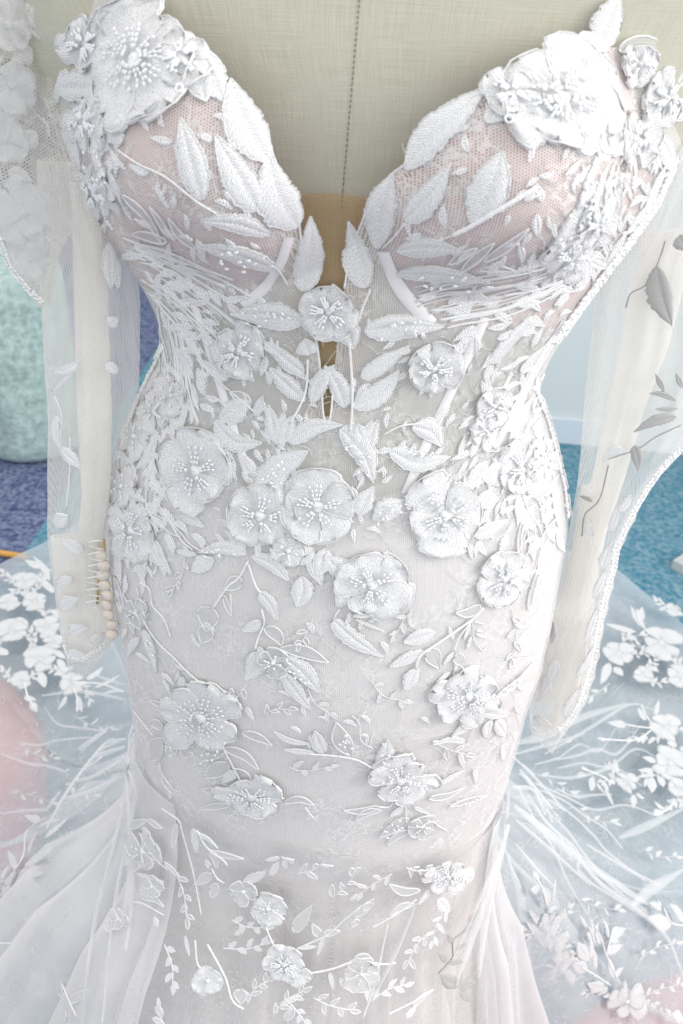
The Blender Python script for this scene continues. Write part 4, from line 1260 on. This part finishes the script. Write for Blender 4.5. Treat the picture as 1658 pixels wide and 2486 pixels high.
for q in "1585 1770 1545 1765 1515 1760|1580 1775 1540 1797 1455 1797|1590 1765 1570 1745 1555 1712|1490 1906 1450 1885 1410 1868|1635 1945 1620 1970 1588 1977|1325 2200 1312 2150 1297 2130|1480 2390 1440 2362 1410 2346|1500 2385 1470 2320 1455 2280 1440 2245|1470 2310 1480 2270|1658 2248 1625 2240 1608 2206|30 2130 60 2080 70 2020 112 1988|0 2292 45 2284 80 2240|1575 1540 1550 1510 1545 1480|1440 2290 1425 2250|178 1660 240 1662 300 1682|60 1655 65 1690 85 1722|178 1668 190 1700 188 1730".split("|"):
    q = [float(v) for v in q.split()]
    stem(T_, D, list(zip(q[0::2], q[1::2])), 5, "train_stem", None, 0.002)

# pleats of doubled tulle that fan from the knee over the floor
for q in ("26 1240 1836 1330 1846 1400 1862 1480 1880|24 1240 1912 1400 1922 1475 1932|24 1244 1956 1300 2000 1400 2080 1530 2170 1570 2195|9 1248 2048 1300 2110 1340 2150|14 1370 2040 1450 2140 1560 2220 1620 2280 1656 2370|10 1420 2050 1530 2115 1610 2155|20 1656 1965 1560 2010 1500 2036|26 1530 2200 1580 2160 1656 2112|26 1246 1806 1310 1790 1400 1745 1520 1710|9 1250 1832 1420 1782|12 1260 1870 1380 1880 1500 1905|10 1248 1990 1330 2060 1430 2150|"
          "16 308 1796 200 1812 120 1792 0 1786|28 304 1816 200 1846 120 1856 0 1872|8 0 1830 70 1855 120 1862 190 1886|8 0 1976 100 1968 222 1973|8 300 1664 230 1640|10 306 1700 200 1680 100 1690|9 300 1845 220 1890 150 1900|10 290 1890 200 1930 100 1950 0 1960").split("|"):
    q = [float(v) for v in q.split()]
    ribbon(T_, D, list(zip(q[1::2], q[2::2])), q[0], "train_pleat", M['fold'], 0.0025, True)
r_ = random.Random(91)
for i in range(16):
    a = math.radians(-38 + 104 * (i + r_.random()) / 16)
    l0, l1 = r_.uniform(20, 120), r_.uniform(240, 430)
    pts = [(1238 + math.cos(a + 0.10 * k * (r_.random() - .5)) * (l0 + (l1 - l0) * k / 4), 1880 + math.sin(a + 0.10 * k * (r_.random() - .5)) * (l0 + (l1 - l0) * k / 4)) for k in range(5)]
    ribbon(T_, D, pts, r_.uniform(4, 9), "train_pleat", M['fold'], 0.0025, True)
for i in range(8):
    a = math.radians(150 + 70 * (i + r_.random()) / 8)
    l0, l1 = r_.uniform(20, 90), r_.uniform(180, 310)
    pts = [(312 + math.cos(a + 0.08 * k * (r_.random() - .5)) * (l0 + (l1 - l0) * k / 4), 1790 + math.sin(-a + 0.08 * k * (r_.random() - .5)) * (l0 + (l1 - l0) * k / 4)) for k in range(5)]
    ribbon(T_, D, pts, r_.uniform(4, 8), "train_pleat", M['fold'], 0.0025, True)
for q in "40 1238 1920 1236 2060 1222 2250 1196 2486|30 1240 1900 1250 2080 1275 2280 1300 2486|24 1236 1960 1262 2150 1330 2400 1350 2486|14 1232 2000 1215 2200 1180 2400|22 320 1760 250 1950 150 2180 60 2340|14 325 1790 290 2000 230 2250 200 2486|16 322 1780 270 1980 190 2200 120 2400|10 345 1840 320 2000 280 2200 250 2480|8 1010 2190 960 2310 900 2430".split("|"):
    q = [float(v) for v in q.split()]
    ribbon(K, D, list(zip(q[1::2], q[2::2])), q[0], "skirt_pleat", M['fold'], 0.002, True)
scribble(T_, D, [(1250, 1820), (1658, 1640), (1658, 2486), (1300, 2486)], 260, 15, "train_scrolls", 0.00024, (14, 44), 1.0)
scribble(T_, D, [(0, 1640), (310, 1680), (250, 1960), (0, 2300)], 120, 16, "train_scrolls", 0.00024, (14, 44), 1.0)
# ------------------------------------------------------------------ sleeves
def strip_tube(name, rows, y0, th, mat, parent, seed, nfold=7, amp=0.006, nu=144, nv=90, closed=True, jag=0.0):
    """a hanging sleeve: rows of (picture y, left x, right x), a flattened tube with soft folds about the plane y = y0"""
    r_ = np.random.RandomState(seed)
    ys = np.array([r[0] for r in rows], float)
    yy = np.linspace(ys[0], ys[-1], nv)
    xl = np.interp(yy, ys, [r[1] for r in rows]); xr = np.interp(yy, ys, [r[2] for r in rows])
    xl = smooth(xl, 7); xr = smooth(xr, 7)
    ph = r_.rand(6) * 6.28
    vs, uv = [], []
    for j in range(nv):
        t = j / (nv - 1)
        for i in range(nu):
            if closed:
                a = 2 * math.pi * i / nu
                c, s = math.cos(a), math.sin(a)
            else:
                c, s = -1 + 2 * i / (nu - 1), 0.0
            x = (xl[j] + xr[j]) / 2 + (xr[j] - xl[j]) / 2 * c
            if jag and abs(c) > 0.97:
                x += jag * math.sin(j * 1.9) * (1 if c > 0 else 0)
            d = th * s * (-1) + amp * (math.sin(nfold * c * 2 + ph[0] + 1.2 * math.sin(3 * t + ph[1])) + 0.5 * math.sin(nfold * 2.3 * c * 2 + ph[2] + 2 * t)) * (1 - 0.4 * abs(c))
            p = on_plane_y(x, yy[j], y0)
            vs.append((p.x, p.y + d, p.z))
            uv.append((p.x * 1000 + (400 if s > 0 else 0), p.z * 1000))
    fs = grid_faces(nu, nv, closed)
    if mat is None:
        return None, vs, fs
    o = link(name, mesh_from(name, vs, fs, uv), mat, parent)
    return o, vs, fs

LROWS = [(380, 100, 215), (470, 104, 235), (560, 106, 290), (640, 107, 330), (730, 108, 338), (850, 112, 338), (960, 120, 336), (1020, 124, 318), (1080, 122, 288), (1130, 121, 276), (1200, 122, 268), (1290, 120, 264), (1350, 127, 270), (1430, 138, 278), (1500, 148, 284), (1545, 156, 282), (1580, 162, 262), (1606, 176, 228)]
slL, vL, fL = strip_tube("sleeve", LROWS, -0.035, 0.020, M['sleeve'], dress, 2, 2.6, 0.0045)
slL["label"] = "sheer cream sleeve hanging beside the mint drum with a row of covered buttons"
strip_tube("sleeve_fold", [(440, 170, 225), (600, 178, 250), (800, 182, 264), (1000, 188, 272), (1150, 196, 270), (1300, 205, 256), (1420, 170, 235)], -0.046, 0.006, M['sleeve_dense'], slL, 5, 1.3, 0.0016, 40, 70)
strip_tube("sleeve_fold", [(470, 190, 240), (700, 196, 262), (900, 202, 268), (1120, 205, 262), (1290, 190, 240)], -0.036, 0.005, M['sleeve_dense'], slL, 6, 1.1, 0.0014, 40, 70)
strip_tube("cuff_lace", [(1300, 122, 235), (1400, 134, 262), (1500, 147, 280), (1560, 158, 272), (1602, 175, 232)], -0.052, 0.004, M['sleeve_dense'], slL, 7, 1.2, 0.001, 50, 50)
_, vL, fL = strip_tube('smooth', LROWS, -0.035, 0.028, None, None, 2, 6, 0.0)
SLB = [bvh_of(vL, fL)]
RROWS = [(330, 1660, 1760), (430, 1600, 1760), (560, 1530, 1760), (690, 1450, 1760), (860, 1432, 1760), (978, 1419, 1730), (1040, 1414, 1690), (1089, 1411, 1655), (1140, 1406, 1604), (1190, 1400, 1572), (1230, 1392, 1548), (1270, 1384, 1534), (1320, 1374, 1502), (1380, 1358, 1495), (1430, 1350, 1480), (1520, 1336, 1460), (1600, 1304, 1448), (1690, 1287, 1422), (1740, 1282, 1396), (1778, 1292, 1348)]
slR, vR, fR = strip_tube("sleeve", RROWS, -0.020, 0.022, M['sleeve'], dress, 3, 2.8, 0.0045, jag=4.0)
slR["label"] = "sheer cream sleeve hanging in front of the pale wall with leaf stitching darkened by painted shade"
strip_tube("sleeve_fold", [(560, 1565, 1690), (700, 1532, 1660), (850, 1505, 1620), (1000, 1470, 1560), (1150, 1440, 1520), (1300, 1405, 1470), (1450, 1370, 1440)], -0.032, 0.006, M['sleeve_dense'], slR, 8, 1.3, 0.0016, 44, 70)
strip_tube("sleeve_fold", [(1180, 1412, 1490), (1350, 1385, 1460), (1500, 1345, 1440), (1620, 1312, 1430), (1700, 1295, 1410)], -0.022, 0.005, M['sleeve_dense'], slR, 9, 1.2, 0.0014, 40, 60)
strip_tube("cuff_lace", [(1500, 1395, 1452), (1600, 1385, 1442), (1700, 1365, 1414), (1772, 1300, 1346)], -0.038, 0.003, M['sleeve_dense'], slR, 10, 1.2, 0.001, 36, 40)
_, vR, fR = strip_tube('smooth', RROWS, -0.020, 0.030, None, None, 3, 7, 0.0)
SRB = [bvh_of(vR, fR)]
# the lace drape over the upper arm at the picture's upper left
DROWS = [(-60, -90, 240), (60, -90, 215), (130, -90, 180), (250, -90, 155), (330, -90, 160), (420, -90, 190), (480, -90, 200), (560, -60, 180), (600, 5, 150), (650, 24, 130), (700, 70, 122), (740, 98, 118)]
dr, vD, fD = strip_tube("shoulder_drape", DROWS, -0.040, 0.006, M['drape'], dress, 12, 2.5, 0.004, 70, 70, jag=0)
_, vD, fD = strip_tube('smooth', DROWS, -0.040, 0.010, None, None, 12, 5, 0.0)
DRB = [bvh_of(vD, fD)]

BACK_SHADE = M['grey']  # leaves in shade on the sleeve; the shade is painted into the thread
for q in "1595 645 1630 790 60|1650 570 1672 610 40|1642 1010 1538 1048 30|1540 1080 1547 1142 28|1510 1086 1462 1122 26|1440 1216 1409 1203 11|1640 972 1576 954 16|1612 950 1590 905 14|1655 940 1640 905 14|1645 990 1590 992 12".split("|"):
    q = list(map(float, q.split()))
    leaf(SRB, slR, *q, None, 's', "leaf_applique", BACK_SHADE if q[4] > 26.5 or q[0] > 1600 or q[4] < 12 else M['leaf'], 0.001)
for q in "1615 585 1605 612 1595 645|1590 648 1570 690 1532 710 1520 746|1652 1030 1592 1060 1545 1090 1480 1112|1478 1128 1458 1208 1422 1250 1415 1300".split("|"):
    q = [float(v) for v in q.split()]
    stem(SRB, slR, list(zip(q[0::2], q[1::2])), 5, "stem_cord", BACK_SHADE)
for q in "1440 1300 1425 1260 20|1500 1240 1530 1200 26|1480 1290 1500 1220 22|1460 1380 1480 1320 26|1440 1450 1470 1380 24|1420 1560 1450 1470 24|1400 1640 1440 1560 26|1330 1640 1310 1700 30|1350 1600 1330 1660 30|1370 1740 1410 1660 26|1340 1560 1345 1500 20|1320 1600 1335 1540 20|1300 1740 1340 1760 24".split("|"):
    q = list(map(float, q.split()))
    leaf(SRB, slR, *q, None, 's', "leaf_applique", None, 0.001)
for q in "140 1010 150 1090 34|150 1085 196 1134 34|190 880 130 900 24|128 950 180 900 12|135 1275 165 1250 40|255 880 285 905 26|262 590 268 700 36|270 620 285 700 30|262 790 285 770 30|140 1420 175 1400 30|150 1480 190 1450 36|170 1540 215 1520 34|220 1560 262 1540 34|165 1580 210 1590 22|200 1340 150 1310 40".split("|"):
    q = list(map(float, q.split()))
    leaf(SLB, slL, *q, None, 's', "leaf_applique", None, 0.001)
stem(SLB, slL, [(135, 960), (150, 1000), (155, 1040)], 5)
stem(SLB, slL, [(172, 1060), (170, 1150), (162, 1230)], 5)
# buttons and loops by the cuff
for i in range(9):
    y = 1345 + i * 24; x = 246 + i * 3.4 + 3 * math.sin(i * 2)
    p = on_plane_y(x, y, -0.060)
    me = lathe("button", [(0.0, 0.0), (0.0044, 0.0), (0.0054, 0.0012), (0.0050, 0.003), (0.003, 0.0042), (0.0, 0.0046)], 14)
    o = link("button", me, M['button'], slL)
    o.location = p; o.rotation_euler = (math.radians(90 + 8 * math.sin(i * 3)), math.radians(10 * math.cos(i * 2)), 0.3 * math.sin(i))
for i in range(6):
    y = 1322 + i * 29; x = 234 - i * 1.5
    c = on_plane_y(x, y, -0.064)
    pts = [c + Vector((0.0055 - 0.012 * math.sin(math.pi * k / 10), 0, 0.004 * math.cos(math.pi * k / 10))) for k in range(11)]
    v, f, u = tube_mesh("l", pts, 0.0006, 6)
    link("button_loop", mesh_from("button_loop", v, f, u), M['cord'], slL)
pts = [on_plane_y(251, 1312, -0.060), on_plane_y(252, 1335, -0.060), on_plane_y(246, 1360, -0.058)]
v, f, u = tube_mesh("t", pts, 0.0016, 8)
link("amber_tape", mesh_from("amber_tape", v, f, u), M['bronze'], slL)
pts = [on_plane_y(240, 1385, -0.060), on_plane_y(239, 1425, -0.060), on_plane_y(236, 1465, -0.058)]
v, f, u = tube_mesh("t", pts, 0.0011, 8)
link("amber_tape", mesh_from("amber_tape", v, f, u), M['bronze'], slL)
# drape lace: flat gauzy flowers with corded rims
for x, y, r in ((20, 60, 70), (30, 210, 60), (15, 340, 60), (60, 520, 70), (75, 630, 46), (120, 50, 50)):
    flower(DRB, dr, x, y, r, None, 5, 's', 1.0, False, "drape_flower", mat=M['inner'], lift=0.0003)
for q in "60 240 20 300 40|80 120 30 140 50|90 320 40 360 44|20 420 80 440 36|60 560 20 610 50|95 650 60 680 40|80 540 90 620 44|10 250 40 200 40".split("|"):
    q = list(map(float, q.split()))
    leaf(DRB, dr, *q, None, 's', "leaf_applique", M['inner'], 0.0003)
ribbon(SRB, slR, [(1648, 1094), (1594, 1150), (1560, 1200), (1532, 1245), (1490, 1330), (1480, 1390), (1462, 1445), (1444, 1530), (1430, 1610), (1404, 1700), (1376, 1750), (1345, 1774)], 26, "lace_border", M['net'], 0.001)
ribbon(SRB, slR, [(1287, 1758), (1300, 1778), (1320, 1783), (1348, 1772)], 18, "lace_border", M['net'], 0.001)
ribbon(SLB, slL, [(152, 1540), (164, 1585), (195, 1600), (236, 1578), (282, 1540)], 20, "lace_border", M['net'], 0.001)
for k in range(2):
    edging(SRB, slR, [(1654 - 9 * k, 1088), (1602 - 9 * k, 1142), (1568 - 9 * k, 1192), (1542 - 9 * k, 1236), (1500 - 9 * k, 1322), (1490 - 9 * k, 1382), (1474 - 9 * k, 1432), (1455 - 9 * k, 1522), (1442 - 9 * k, 1602), (1416 - 9 * k, 1692), (1390 - 9 * k, 1742), (1350 - 8 * k, 1774)], 0.0009, "sleeve_edging", 9, 70 + k)
for k in range(2):
    edging(SLB, slL, [(152, 1545 + 8 * k), (168, 1590 + 5 * k), (200, 1602 - 6 * k), (240, 1575 - 6 * k), (278, 1545 - 6 * k)], 0.0009, "sleeve_edging", 9, 80 + k)
    edging(DRB, dr, [(-5 + 8 * k, 570), (20 + 8 * k, 640), (66 + 8 * k, 700), (100 + 8 * k, 736)], 0.0009, "sleeve_edging", 9, 84 + k)
